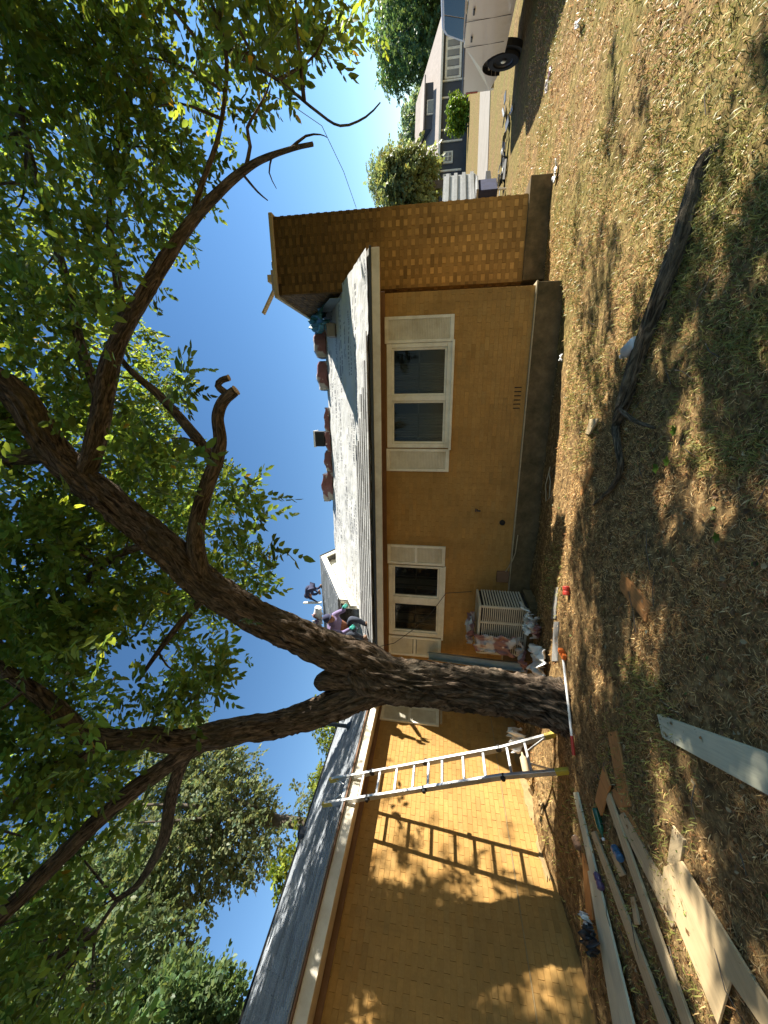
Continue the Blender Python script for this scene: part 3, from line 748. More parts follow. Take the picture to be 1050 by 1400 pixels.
L2 = [(290, 1008, 4.4, 0.096), (255, 1028, 4.35, 0.097), (215, 1056, 4.3, 0.094), (170, 1090, 4.2, 0.088), (125, 1130, 4.1, 0.083), (75, 1180, 3.95, 0.081), (25, 1230, 3.8, 0.077), (-30, 1280, 3.65, 0.070), (-120, 1360, 3.4, 0.049)]
L3 = [(262, 1024, 4.35, 0.066), (245, 1052, 4.4, 0.069), (233, 1095, 4.5, 0.069), (226, 1140, 4.6, 0.069), (212, 1172, 4.7, 0.055), (188, 1210, 4.8, 0.041), (160, 1232, 4.9, 0.030), (130, 1275, 5, 0.018)]
L4 = [(150, 1011, 4.25, 0.068), (115, 1035, 4.2, 0.058), (75, 1058, 4.15, 0.049), (30, 1092, 4.1, 0.041), (-20, 1130, 4, 0.033)]
K1 = [(490, 922, 4.6, .16), (468, 926, 4.6, .14), (452, 929, 4.59, .12), (440, 934, 4.58, .10), (434, 940, 4.57, .06)]
B1 = [(60, 622, 4.05, .09), (30, 626, 4.1, .08), (0, 624, 4.2, .07), (-60, 600, 4.4, .05)]
T1 = [(335, 232, 3.75, .02), (342, 200, 3.72, .018), (338, 175, 3.7, .016), (352, 150, 3.68, .013), (365, 125, 3.66, .009), (372, 100, 3.66, .005)]
T2_ = [(260, 305, 3.85, .03), (275, 255, 3.9, .028), (300, 180, 4.0, .024), (310, 90, 4.1, .022), (300, 20, 4.2, .02), (290, -60, 4.3, .015)]
T4 = [(395, 205, 3.68, .016), (418, 186, 3.66, .011), (438, 184, 3.65, .006), (447, 188, 3.64, .003)]
T5 = [(330, 236, 3.75, .014), (352, 262, 3.74, .009), (366, 274, 3.73, .005)]
T6 = [(372, 213, 3.7, .010), (368, 236, 3.7, .007), (378, 258, 3.7, .003)]
# branch out to the right that carries the leaves over the street view
T3 = [(300, 60, 4.15, .022), (380, 110, 3.9, .016), (430, 150, 3.8, .013), (465, 172, 3.7, .011), (500, 160, 3.65, .009), (520, 140, 3.6, .006)]
B2 = [(140, 560, 4.1, .05), (110, 470, 4.2, .05), (90, 380, 4.3, .045), (60, 280, 4.3, .04), (30, 160, 4.3, .03), (20, 40, 4.3, .02), (10, -80, 4.3, .015)]
B3 = [(170, 450, 4.0, .045), (160, 380, 4.2, .045), (150, 300, 4.35, .04), (160, 200, 4.4, .03), (180, 100, 4.4, .022), (200, 0, 4.4, .015)]
B4 = [(215, 740, 4.28, .05), (160, 760, 4.6, .045), (110, 800, 4.9, .04), (60, 840, 5.1, .03), (20, 900, 5.2, .02)]
B5 = [(290, 805, 4.36, .05), (240, 860, 4.6, .04), (210, 900, 4.8, .03), (190, 930, 5.0, .02)]
ALL = [R1, R2, S1, S2, L1, L2, L3, L4, B1, T2_, T3, B2, B3, B4, B5]
limbs_object('trunk', [limb_mesh(PL(trunk_rows), 150, .022, .045, 1)], M['bark'], oak)
for i, (rw, n, am) in enumerate(((R1, 90, .036), (L1, 80, .034), (R2, 44, .016), (S1, 36, .012), (S2, 22, .006), (S3, 18, .004), (L2, 44, .016), (L3, 30, .010), (L4, 26, .008), (K1, 44, .022), (B1, 24, .008))):
    limbs_object('limb', [limb_mesh(PL(rw), n, .028, am, i+2)], M['bark'], oak)
limbs_object('branch', [limb_mesh(PL(rw), 10, .08, 0, 20+i) for i, rw in enumerate((T1, T4, T5, T6, T2_, T3, B2, B3, B4, B5))], M['bark'], oak)
ce = np.array(pd(322, 534, 4.0)); cd = np.array(pd(330, 528, 3.99))-ce
MB().lathe([(.056, 0), (.054, .012)], ce+cd*.02, cd, 14).build('cut_face', M['cutwood'], oak)
ce = np.array(pd(312.5, 516.5, 3.968)); cd = np.array(pd(320, 514, 3.965))-ce
MB().lathe([(.034, 0), (.033, .010)], ce, cd, 12).build('cut_face', M['cutwood'], oak)

# crown outline seen in the photograph: leafy for px below this bound at each py
BND = np.array([(-250, 520), (-50, 560), (0, 585), (40, 560), (60, 500), (90, 400), (150, 375), (200, 330), (250, 300), (300, 280), (350, 272), (400, 238), (440, 212), (475, 225), (495, 280), (540, 262), (560, 240), (600, 240), (630, 330), (660, 362), (700, 380), (750, 382), (800, 378), (850, 352), (900, 338), (950, 292), (1000, 255), (1040, 215), (1100, 205), (1150, 200), (1200, 190), (1300, 180), (1400, 170), (1600, 150)])
def lit_area(P):
    """how much sun has to reach the place this point would shade (0 keep it clear, 1 anything)"""
    k = np.ones(len(P)); S = np.array([SUN_A, SUN_B, SUN_C])
    # on the side wall
    t = (P[:, 0]-XB)/S[0]; y = P[:, 1]-t*S[1]; z = P[:, 2]-t*S[2]
    onw = (z > 0) & (z < 2.7) & (y < 6.4)
    wn_ = vnoise(np.stack([y*2.1, z*2.1, y*0], 1), 91)*.65+vnoise(np.stack([y*5, z*5, y*0], 1), 92)*.35
    k = np.where(onw & (y > 3.75), np.where(wn_ > .62, .5, .04), k); k = np.where(onw & (y > 3.1) & (y <= 3.75), np.where(wn_ > .55, .6, .1), k); k = np.where(onw & (y <= 3.1), np.where(wn_ > .485, .0, .95), k)
    # on the trunk
    t = P[:, 0]+3.3; ty = P[:, 1]-t*S[1]; tz = P[:, 2]-t*S[2]; tn = vnoise(np.stack([ty*3, tz*2.4, ty*0], 1), 93)
    k = np.where((np.abs(ty-4.05) < .5) & (tz > 0) & (tz < 3.2) & (tn > .46), k*.05, k)
    # on the ground
    t = P[:, 2]/S[2]; gx_ = P[:, 0]-t*S[0]; gy_ = P[:, 1]-t*S[1]; ong = gx_ > XB
    edge = np.interp(gx_, [-5, -3, -1.2, 0, 1.5, 3], [4.9, 4.55, 4.3, 3.75, 3.1, 2.2])
    gn = vnoise(np.stack([gx_*1.5, gy_*3.4, gx_*0], 1), 94)*.62+vnoise(np.stack([gx_*4, gy_*8, gx_*0], 1), 95)*.38
    k = np.where(ong & (gn > .515), 0, k)
    k = np.where(ong & (gy_ > edge) & (gy_ < 8), .06, k); k = np.where(ong & (gx_ > 1.9), .05, k)
    # on the front roof slope
    t = (P[:, 2]-ez(P[:, 1]))/(S[2]-SA*S[1]); ry = P[:, 1]-t*S[1]; rx_ = P[:, 0]-t*S[0]
    k = np.where((t > 0) & (ry > 6) & (ry < 9.5) & (rx_ > -4.8) & (rx_ < 2), .12, k)
    return k
def crown_points(n, seed):
    r = np.random.default_rng(seed); out = []
    while sum(map(len, out)) < n:
        q = 60000; py = r.uniform(-420, 1650, q); px = r.uniform(-620, 600, q)
        b = np.interp(py, BND[:, 0], BND[:, 1])
        dep = np.clip(r.normal(4.55, .75, q), 2.9, 6.6)-.35*smooth(300, -100, py)+.0012*np.clip(200-px, 0, 500)
        ok = px < b-6*r.random(q)
        P = CAM+np.stack([(700-py), px-525, np.full(q, FPX)], 1)@RM.T*(dep/FPX)[:, None]
        den = vnoise(P*1.35, 41)*.62+vnoise(P*3.4, 42)*.38
        edge_ = np.clip((b-px)/150, 0, 1)
        thr = .497-.09*edge_-.03*smooth(150, -100, px)
        thr = np.where((py > 860) & (py < 1010) & (px > 110), .54, thr)
        thr = np.where((py > 1010) & (px > 60), .50, thr)
        thr = np.where((px > 380) & (py < 200), .47, thr)
        ok &= den > thr
        ok &= (P[:, 2] > 2.6)
        ok &= r.random(q) < np.maximum(lit_area(P), np.where((px > 0) & (py > 0) & (px < b), .30*(py < 420)+.12, 0))
        # keep the big forks readable: thin what hangs right in front of them
        out.append(P[ok])
    return np.concatenate(out)[:n]
CP = crown_points(23000, 5)
def limb_dist(P):
    best = np.full(len(P), 9.0); nearest = np.zeros((len(P), 3))
    for rw in ALL:
        S = spline(PL(rw), .15)
        for s in S[2:]:
            d = np.linalg.norm(P-s[:3], axis=1); m = d < best; best[m] = d[m]; nearest[m] = s[:3]
    return best, nearest
# upper crown over the side wing roof, which lies mostly in its broken shade
r_ = np.random.default_rng(77); Q = np.stack([r_.uniform(-4.5, 3.5, 150000), r_.uniform(2.2, 8.5, 150000), r_.uniform(4.6, 9.8, 150000)], 1)
t_ = (Q[:, 2]-ZB-SB*(EBX-Q[:, 0]))/(SUN_C+SB*SUN_A); hx_, hy_ = Q[:, 0]-t_*SUN_A, Q[:, 1]-t_*SUN_B
gap = vnoise(np.stack([hx_*1.2, hy_*3.0, hx_*0], 1), 97)*.6+vnoise(np.stack([hx_*4, hy_*7, hx_*0], 1), 98)*.4
qx, qy, qd = proj(Q); okq = (hx_ < EBX) & (hx_ > RX) & (hy_ > -1) & (hy_ < 6.2) & (gap < .50) & (qd > 2.5) & (qx < np.interp(qy, BND[:, 0], BND[:, 1])-10) & (vnoise(Q*1.35, 41)*.62+vnoise(Q*3.4, 42)*.38 > .44)
okq &= lit_area(Q) > .2
okq &= ~((qy > 850) & (qy < 1020) & (qx > 100)); Q = Q[okq][:2600]; print('roof shade sprays', len(Q)); CP = np.concatenate([CP, Q])
bd, nn = limb_dist(CP)
# a leaf in front of a thick limb hides it: drop sprays that lie between the camera and the main forks
px_, py_, dp_ = proj(CP); cov = np.zeros(len(CP), bool)
for rw in (R1, R2, S1, S2, L1, L2, L3, trunk_rows):
    S = spline(PL(rw), .06); sx, sy, sdp = proj(S[:, :3])
    for a, b, c, r_ in zip(sx, sy, sdp, S[:, 3]):
        if a < 20: continue
        cov |= (np.hypot(px_-a, py_-b) < r_*FPX/c+20) & (dp_ < c+.15)
keep = ~cov | (np.random.default_rng(2).random(len(CP)) < .05)
CP, bd, nn = CP[keep], bd[keep], nn[keep]
print('crown sprays', len(CP))
foliage('crown', CP, M['leaf'], oak, nl=11, length=.25, leaf=.098, width=.56, out=CP-nn, seed=3, dead=.006)
# twigs from the limbs into the leaf masses
sel = np.random.default_rng(8).choice(len(CP), 420, replace=False); tw = []
for i in sel:
    if bd[i] > 2.4: continue
    a, b = nn[i], CP[i]; m_ = (a+b)/2+np.random.default_rng(int(i)).normal(0, .09, 3)*bd[i]
    tw.append(limb_mesh([(*a, .014+.006*bd[i]), (*m_, .010), (*b, .004)], 6, .12, 0, int(i)))
tag(limbs_object('twigs', tw, M['bark'], oak), kind='stuff')

# generic tree for the background and for the neighbour's shade
def tree(name, label, at, height, crown_c, crown_r, n, mat, leaf=.12, length=.4, nl=10, tr=.16, seed=1, group=None, thr=.42, cut=None, tint=(1, 1, 1), limbs=7, freq=.8, droop=.35, cat='tree'):
    r = np.random.default_rng(seed); at = np.array([at[0], at[1], 0.0]); t = thing(name, at, label, cat, group)
    cc = np.array(crown_c, float); cr = np.array(crown_r, float)
    V = [(at[0], at[1], -.1, tr*1.35), (at[0], at[1], .3, tr), *[(at[0]+(cc[0]-at[0])*q, at[1]+(cc[1]-at[1])*q, .3+(cc[2]-.3)*q, tr*(1-.45*q)) for q in (.35, .7, 1)]]
    parts = [limb_mesh(V, 14, .3, tr*.1, seed)]; ends = []
    for i in range(limbs):
        d = r.normal(0, 1, 3); d[2] = abs(d[2])*.7; d /= np.linalg.norm(d); e = cc+d*cr*r.uniform(.55, .85)
        q = r.uniform(.45, .95); s = np.array([at[0]+(cc[0]-at[0])*q, at[1]+(cc[1]-at[1])*q, .3+(cc[2]-.3)*q]); m_ = (s+e)/2+r.normal(0, .15, 3)*cr.mean()*.5
        parts.append(limb_mesh([(*s, tr*.42), (*m_, tr*.27), (*e, tr*.07)], 8, .3, 0, seed+i)); ends.append((s, m_, e))
    limbs_object('trunk', parts, M['bark'] if name == 'shade_tree' else M['barkbg'], t)
    out = []
    while sum(map(len, out)) < n:
        P = r.uniform(-1, 1, (20000, 3)); d = np.linalg.norm(P, axis=1); w = cc+P*cr
        lob = .78+.42*(vnoise(P/np.maximum(d, .01)[:, None]*1.9+seed, seed)-.3)
        den = vnoise(w*freq, seed+1)*.6+vnoise(w*freq*2.7, seed+2)*.4
        ok = (d < lob) & (d > .25*r.random(20000)) & (den > thr-.12*(d < .6)) & (w[:, 2] > .2)
        if cut is not None: ok &= r.random(20000) < cut(w)
        out.append(w[ok])
    P = np.concatenate(out)[:n]
    foliage('crown', P, mat, t, nl=nl, length=length, leaf=leaf, width=.95, out=P-cc, seed=seed, tint=tint, droop=droop)
    return t
# the neighbouring shade tree stands right of the view and dapples the near lawn
tree('shade_tree', 'shade tree standing on the lawn whose crown dapples the near grass', (8.3, 1.6), 7, (5.9, 3.0, 5.3), (3.2, 2.3, 1.9), 1500, M['leaf'], .09, .28, 11, .2, 21, thr=.44, cut=lit_area, freq=1.0)
# unseen trees added behind the viewpoint to block sky light from the yard
tree('shade_tree', 'broad unseen tree added opposite the front wall to block sky light', (-2.5, -5.0), 8, (-2.2, -3.6, 6.4), (5.2, 3.6, 3.2), 1500, M['leaf'], .19, .5, 11, .26, 23, thr=.38, freq=.5)
tree('shade_tree', 'unseen tree added opposite the free corner of the house to block sky light', (5.0, -6.0), 8, (4.6, -4.8, 6.0), (4.6, 3.6, 3.4), 1300, M['leaf'], .19, .5, 11, .24, 25, thr=.38, freq=.5)
# tall trees behind the side wing
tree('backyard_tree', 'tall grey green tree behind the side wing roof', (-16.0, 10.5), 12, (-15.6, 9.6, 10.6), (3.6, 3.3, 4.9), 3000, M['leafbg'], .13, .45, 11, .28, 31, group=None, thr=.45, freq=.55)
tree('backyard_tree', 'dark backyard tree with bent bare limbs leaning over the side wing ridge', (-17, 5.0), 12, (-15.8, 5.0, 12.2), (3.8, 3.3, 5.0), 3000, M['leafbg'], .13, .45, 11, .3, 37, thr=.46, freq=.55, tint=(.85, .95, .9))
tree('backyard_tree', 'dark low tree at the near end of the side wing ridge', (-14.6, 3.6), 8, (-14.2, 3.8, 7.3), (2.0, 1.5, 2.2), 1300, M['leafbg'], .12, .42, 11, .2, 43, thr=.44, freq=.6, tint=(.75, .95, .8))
for i, (x, y, h, rr, lab) in enumerate(((-12.8, 12.2, 7.1, 1.5, 'bright yellow green evergreen shrub rising behind the roof beside the vent pipe'), (-12.8, 9.2, 6.0, 1.2, 'low yellow green evergreen shrub between the vent pipe and the box vent'), (-12.6, 7.1, 6.2, 1.05, 'narrow yellow green evergreen shrub behind the side roof box vent'))):
    tree('evergreen_shrub', lab, (x, y), h, (x, y, h*.6), (rr, rr, h*.46), 1500, M['leafyellow'], .09, .3, 12, .1, 51+i, thr=.34, freq=1.2, cat='shrub')
# ------------------------------------------------------------------ things on and around the house
def col_mat(name, c, rough=.6, **k): return simple(name, c, rough, **k)
M['red'] = col_mat('red_plastic', (.42, .035, .02), .5, var=.2)
M['orange'] = col_mat('orange_plastic', (.62, .14, .02), .5, var=.15)
M['wpl'] = col_mat('white_plastic', (.72, .72, .70), .45, var=.12, scale=5)
M['blue'] = col_mat('blue_plastic', (.04, .11, .20), .4, var=.5, scale=14)
M['greenb'] = col_mat('green_bottle', (.02, .09, .05), .15)
M['purple'] = col_mat('purple_can', (.10, .06, .13), .3, var=.5, scale=16)
M['tarp'] = col_mat('teal_tarp', (.03, .14, .16), .5, var=.35, scale=4)
M['jug'] = simple('milky_plastic', (.55, .56, .55), .2, .15, 9, .1, 40)
def wrapmat():
    m, nt, bs = newmat('printed_wrapper')
    v = coords(nt, 'Object'); vo = nd(nt, 'ShaderNodeTexVoronoi'); vo.inputs['Scale'].default_value = 7
    nt.links.new(v, vo.inputs['Vector']); n = noise(nt, v, 2.6, 3, .5)
    c = mixc(nt, ramp(nt, n, [(.47, 0.0), (.53, 1.0)]), (.46, .44, .43), (.21, .095, .095))
    c = mixc(nt, ramp(nt, vo.outputs['Distance'], [(.10, 1.0), (.18, 0.0)]), c, (.70, .62, .6))
    nt.links.new(c, bs.inputs['Base Color']); bs.inputs['Roughness'].default_value = .3
    bump(nt, bs, noise(nt, v, 22, 4, .6), .5, .02); return m
M['wrap'] = wrapmat()
def crumple(name, mat, c, sx, sy, h, parent=None, seed=0, rot=0, n=18, tilt=None, org=None, drape=None):
    """a crumpled sheet: folded height field with ragged outline"""
    r = np.random.default_rng(seed); u, v = np.meshgrid(np.linspace(-1, 1, n), np.linspace(-1, 1, n)); u = u.ravel(); v = v.ravel()
    P = np.stack([u*1.7+seed, v*1.7, u*0], 1); hh = h*(np.abs(vnoise(P*1.3, seed)-.5)*2.2+.5*np.abs(vnoise(P*3.1, seed+1)-.5))
    rag = .8+.35*vnoise(np.stack([np.arctan2(v, u)*2, u*0+seed, u*0], 1), seed+2)
    X = u*sx/2*rag+(vnoise(P*2, seed+3)-.5)*sx*.2; Y = v*sy/2*rag+(vnoise(P*2, seed+4)-.5)*sy*.2
    c_, s_ = math.cos(rot), math.sin(rot); X, Y = X*c_-Y*s_, X*s_+Y*c_
    W = np.stack([X, Y, hh], 1)
    if tilt is not None: W = W @ np.array(tilt).T
    W = W+np.array(c)
    if drape is not None: W = drape(W)
    ix = np.arange(n*n).reshape(n, n); F = np.stack([ix[:-1, :-1], ix[:-1, 1:], ix[1:, 1:], ix[1:, :-1]], -1).reshape(-1, 4)
    o = npmesh(name, W, F, mat, parent, sm=True, o0=c)
    md = o.modifiers.new('thick', 'SOLIDIFY'); md.thickness = .004
    return o

# --- ladder
def lp(t, side, off=0.0):
    a = np.array([-4.20, 4.18 if side else 3.66, .02]); b = np.array([-5.47, 4.10 if side else 3.74, 3.10])
    m_ = np.array([-4.50, 4.12 if side else 3.73, .72])      # rails flare below the lower hinge
    if t < .235: return a+(m_-a)*(t/.235)
    return m_+(b-m_)*((t-.235)/.765)
lad = thing('ladder', (-4.2, 3.92, 0), 'aluminium folding ladder with yellow feet leaning on the side wing eave', 'ladder')
nrm_l = np.array([.92, 0, .38])
for sd_ in (0, 1):
    for (t0, t1, w_) in ((0.0, .235, .062), (.235, .55, .070), (.55, 1.0, .062)):
        MB().beam(lp(t0, sd_), lp(t1, sd_), .036, w_*1.15, nrm_l).build('rail', M['alu'], lad, bevel=.004)
    for t in (.235, .55, .80):
        h = MB(); p = lp(t, sd_); h.lathe([(.038, 0), (.042, .02), (.038, .04)], p+np.array([0, -.02, 0]), (0, 1, 0), 14)
        h.lathe([(.03, 0), (.025, .05)], p, (0, 1 if sd_ else -1, 0), 10); h.build('hinge', M['black'], lad)
    fo = MB(); fo.beam(lp(0, sd_)-np.array([-.015, 0, .03]), lp(.04, sd_), .045, .078, nrm_l); fo.build('foot', M['yellow'], lad, bevel=.006)
    ft = MB(); ft.beam(lp(.965, sd_), lp(1.0, sd_)+(lp(1, sd_)-lp(.95, sd_))*.25, .042, .07, nrm_l); ft.build('end_cap', M['yellow'], lad, bevel=.006)
    MB().beam(lp(.03, sd_), (lp(.125, 0)+lp(.125, 1))/2+(lp(.1, sd_)-lp(.1, 1-sd_))*.18, .012, .025, nrm_l).build('brace', M['alu'], lad)
    MB().beam(lp(.985, sd_), (lp(.93, 0)+lp(.93, 1))/2+(lp(.9, sd_)-lp(.9, 1-sd_))*.2, .012, .02, nrm_l).build('brace', M['alu'], lad)
for t in (.125, .20, .30, .385, .475, .535, .60, .68, .76, .84, .92):
    MB().beam(lp(t, 0), lp(t, 1), .034, .030, nrm_l).build('rung', M['alu'], lad, bevel=.004)

# --- cooling unit by the wall
ac = thing('cooling_unit', (-3.72, 5.95, 0), 'beige louvred cooling unit standing against the front wall under the small window', 'air conditioner')
M['acmetal'] = simple('beige_metal', (.50, .47, .38), .5, .12, 8, .1, 60, dirt=(.34, .30, .22))
ax0, ax1, ay0, ay1, az0, az1 = -4.17, -3.24, 5.70, 6.30, .10, .90
b = MB(); b.bx(ax0+.03, ax1-.03, ay0+.03, ay1, az0, az1-.03); b.build('core', M['dark'], ac)
MB().bx(ax0, ax1, ay0, ay1, az1-.03, az1+.01).build('top', M['acmetal'], ac, bevel=.012)
MB().bx(ax0-.04, ax1+.04, ay0-.05, ay1+.02, -.08, .10).build('pad', M['concrete'], ac, bevel=.01)
for x in (ax0, ax0+.30, ax0+.60, ax1-.035): MB().bx(x, x+.035, ay0, ay0+.03, az0, az1-.031).build('post', M['acmetal'], ac, bevel=.003)
MB().bx(ax0, ax1, ay0-.002, ay0+.03, az0, az0+.04).build('base_rail', M['acmetal'], ac, bevel=.003)
for k in range(21):
    z = az0+.065+k*.0335; MB().box(((ax0+ax1)/2, ay0+.014, z), (ax1-ax0-.02, .022, .015)).build('louvre', M['acmetal'], ac)
for x in (ax0, ax1):
    s = MB()
    for k in range(15): s.box((x, (ay0+ay1)/2, az0+.075+k*.046), (.02, ay1-ay0-.06, .022))
    tag(s.build('side_louvres', M['acmetal'], ac), kind='stuff')
tv = np.array([[1, 0, 0], [0, .15, -1], [0, 1, .15]])
for i, (n_, x, y, z, sx, sy, tl, lab, mt) in enumerate((
        ('wrapper', -3.93, 5.66, .62, .36, .62, tv, 'red and white shingle wrapper hanging down the front of the cooling unit', 'wrap'),
        ('wrapper', -3.80, 5.92, .925, .50, .34, None, 'crumpled red and white wrapper lying on top of the cooling unit', 'wrap'),
        ('wrapper', -4.02, 5.60, .10, .5, .34, None, 'pinkish torn wrapper bunched at the foot of the cooling unit', 'wrap'),
        ('wrapper', -3.36, 5.58, .06, .62, .26, None, 'dirty white plastic strip trailing along the wall base by the cooling unit', 'wpl'),
        ('plastic_sheet', -3.72, 5.05, .02, .75, .42, None, 'bright white plastic sheet crumpled on the ground beside the tree trunk', 'wpl'),
        ('wrapper', -3.35, 5.32, .02, .32, .26, None, 'small white and magenta wrapper next to the crumpled plastic sheet', 'wrap'))):
    o = crumple(n_, M[mt], (x, y, z), sx, sy, .16 if i != 0 else .06, seed=60+i, rot=.5*i, tilt=tl); tag(o, lab, 'wrapper' if n_ == 'wrapper' else 'plastic', None)
# --- offcut of metal gutter propped on the wall
g = thing('gutter_length', (-4.62, 5.85, 0), 'blue grey metal gutter length propped against the front wall beside the trunk', 'gutter')
M['gut'] = simple('galvanised', (.33, .38, .40), .35, .2, 5, .1, 40, metal=.6)
ga, gb = np.array([-4.30, 5.62, .06]), np.array([-4.80, 6.37, 1.74])
MB().beam(ga, gb, .13, .006, (0.3, -1, .3)).build('back', M['gut'], g)
dv = np.cross(gb-ga, [.3, -1, .3]); dv /= np.linalg.norm(dv)
for s_ in (-1, 1): MB().beam(ga+dv*.066*s_+np.array([.01, -.035, .01]), gb+dv*.066*s_+np.array([.01, -.035, .01]), .006, .075, (0.3, -1, .3)).build('lip', M['gut'], g)

# --- sweeper pole, orange head at one end, red grip at the other
a, b = zp(772, 893), zp(778, 1003); a[2], b[2] = .045, .06
b = a+(b-a)*1.0; p_ = thing('sweeper_pole', a, 'white pole with orange head and red grip lying at the foot of the tree', 'pole')
off = np.array([.05, -.34, .0]); a2, b2 = a+off*np.array([0, .25, 0]), b+off
MB().tube([a2, a2+(b2-a2)*.82], .014, 10).build('shaft', M['wpl'], p_); MB().tube([a2+(b2-a2)*.82, b2], .018, 10).build('grip', M['red'], p_)
h = MB(); h.box(a2+np.array([.03, .02, .0]), (.07, .16, .05)); h.box(a2+np.array([.08, .02, .03]), (.05, .05, .06)); h.build('head', M['orange'], p_, bevel=.01)

# --- timber on the ground: quads from the photograph laid on the lawn
def gplane(px, py, z): return zp(px, py, z)
def plank(name, mat, quad, label, z=.03, th=.022, cat='board', rise=None):
    W = [gplane(a, b, z) for a, b in quad]
    if rise: W = [w+np.array([0, 0, r_]) for w, r_ in zip(W, rise)]
    c = np.mean(W, 0); d = W[2]-W[1]; ang = math.atan2(d[1], d[0]); mb = MB()
    ca, sa = math.cos(-ang), math.sin(-ang)
    # local frame along the board, so that the grain follows its length
    Lc = [np.array([(w-c)[0]*ca-(w-c)[1]*sa, (w-c)[0]*sa+(w-c)[1]*ca, (w-c)[2]]) for w in W]
    mb.prism(Lc, (0, 0, -th)); o = mb.build(name, mat, bevel=.003); o.location = Vector(c); o.rotation_euler = (0, 0, ang)
    return tag(o, label, cat)
def strip(p0, w0, p1, w1):                       # a board's centre line and its widths in pixels
    d = np.array(p1, float)-np.array(p0, float); n = np.array([d[1], -d[0]])/np.linalg.norm(d)
    a, b = np.array(p0), np.array(p1); return [tuple(a+n*w0/2), tuple(a-n*w0/2), tuple(b-n*w1/2), tuple(b+n*w1/2)]
plank('board', M['greenpine'], [(898, 976), (905, 1008), (1058, 1092), (1056, 1033)], 'pale green treated board with a dark knot lying alone on shaded grass', .045, .036)
plank('plywood_sheet', M['ply'], [(907, 1185), (904, 1212), (981, 1402), (998, 1341), (1055, 1424), (1082, 1425), (931, 1177)], 'notched plywood sheet lying on the ground across the long boards', .05, .014, 'plywood')
plank('board', M['pine'], [(919, 1128), (910, 1190), (929, 1182), (934, 1148)], 'short pale offcut poking out beyond the plywood sheet', .036, .03)
plank('board', M['pine'], [(852, 1110), (843, 1117), (918, 1268), (935, 1250)], 'wide pale board running under the edge of the plywood sheet', .034, .02)
plank('board', M['greenpine'], strip((786, 1083), 5, (866, 1440), 17), 'long thin pale green board lying nearest to the side wall', .045, .02)
plank('board', M['greenpine'], strip((806, 1190), 6, (850, 1440), 12), 'pale green board under the black and white bag beside the side wall', .030, .018)
plank('board', M['pine'], strip((810, 1137), 6, (922, 1440), 14), 'long reddish streaked board lying between the two pale green boards and the can', .035, .02)
plank('board', M['pine'], strip((829, 1085), 7, (952, 1440), 13), 'long clean pine board reaching from the orange offcut past the blue can', .045, .02)
plank('board', M['cedar'], strip((836, 1000), 12, (855, 1103), 14), 'orange brown board lying apart beyond the end of the timber pile', .036, .02)
plank('board', M['cedar'], [(824, 1047), (813, 1095), (821, 1115), (833, 1074)], 'pointed orange offcut lying across the head of the timber pile', .052, .02)
plank('board', M['cedar'], strip((836, 1080), 10, (878, 1152), 9), 'dark orange board lying along the wide pale board', .026, .018)
plank('board', M['cedar'], strip((799, 1166), 8, (806, 1258), 9), 'short orange brown board close to the side wall base', .028, .018)
plank('board', M['pine'], strip((836, 1163), 5, (850, 1197), 8), 'small pale offcut beside the blue can', .028, .018)
plank('board', M['pine'], strip((864, 1226), 5, (870, 1264), 6), 'narrow offcut between the two long pine boards', .028, .018)
plank('board', M['cedar'], [(849, 781), (847, 806), (882, 851), (888, 826)], 'broad orange board lying by itself on dappled grass', .036, .022)
plank('board', M['cedar'], [(806, 638), (792, 676), (795, 678), (810, 641)], 'small bright orange plank on sunlit dry grass', .03, .018)
plank('board', M['pine'], [(806, 573), (800, 593), (805, 594), (818, 572)], 'small yellowish wood scrap on grass beside the fallen limb', .03, .02)
plank('board', M['greywood'], [(763, 803), (758, 803), (753, 846), (759, 846)], 'weathered grey board lying flat in front of the cooling unit', .03, .02)
plank('board', M['greywood'], [(763, 850), (757, 850), (754, 904), (762, 904)], 'second weathered grey board beside the crumpled plastic sheet', .03, .02)

# --- fallen limb with a forked twig end
lg = np.array(zp(920, 380)); lg[2] = 0; log = thing('fallen_limb', lg, 'dark fallen tree limb lying across the lawn with a forked thin end', 'log')
pts = [(zp(985, 195), .02, .0), (zp(968, 230), .05, .015), (zp(935, 335), .068, .03), (zp(908, 410), .068, .03), (zp(880, 490), .062, .03), (zp(857, 550), .052, .035), (zp(846, 590), .028, .03)]
limbs_object('wood', [limb_mesh([(w_[0]+random.uniform(-.03, .03), w_[1]+random.uniform(-.035, .035), z_, r_*random.uniform(.85, 1.15)) for w_, r_, z_ in pts], 36, .03, .022, 5)], M['logbark'], log)
pts = [(zp(848, 585), .035, .04), (zp(853, 610), .03, .05), (zp(855, 640), .026, .04), (zp(840, 668), .02, .03), (zp(815, 690), .014, .025)]
limbs_object('branch', [limb_mesh([(w_[0], w_[1], z_, r_) for w_, r_, z_ in pts], 12, .04, .003, 6)], M['logbark'], log)
pts = [(zp(858, 560), .022, .06), (zp(880, 575), .018, .07), (zp(905, 585), .012, .05)]
limbs_object('branch', [limb_mesh([(w_[0], w_[1], z_, r_) for w_, r_, z_ in pts], 10, .05, 0, 7)], M['logbark'], log)

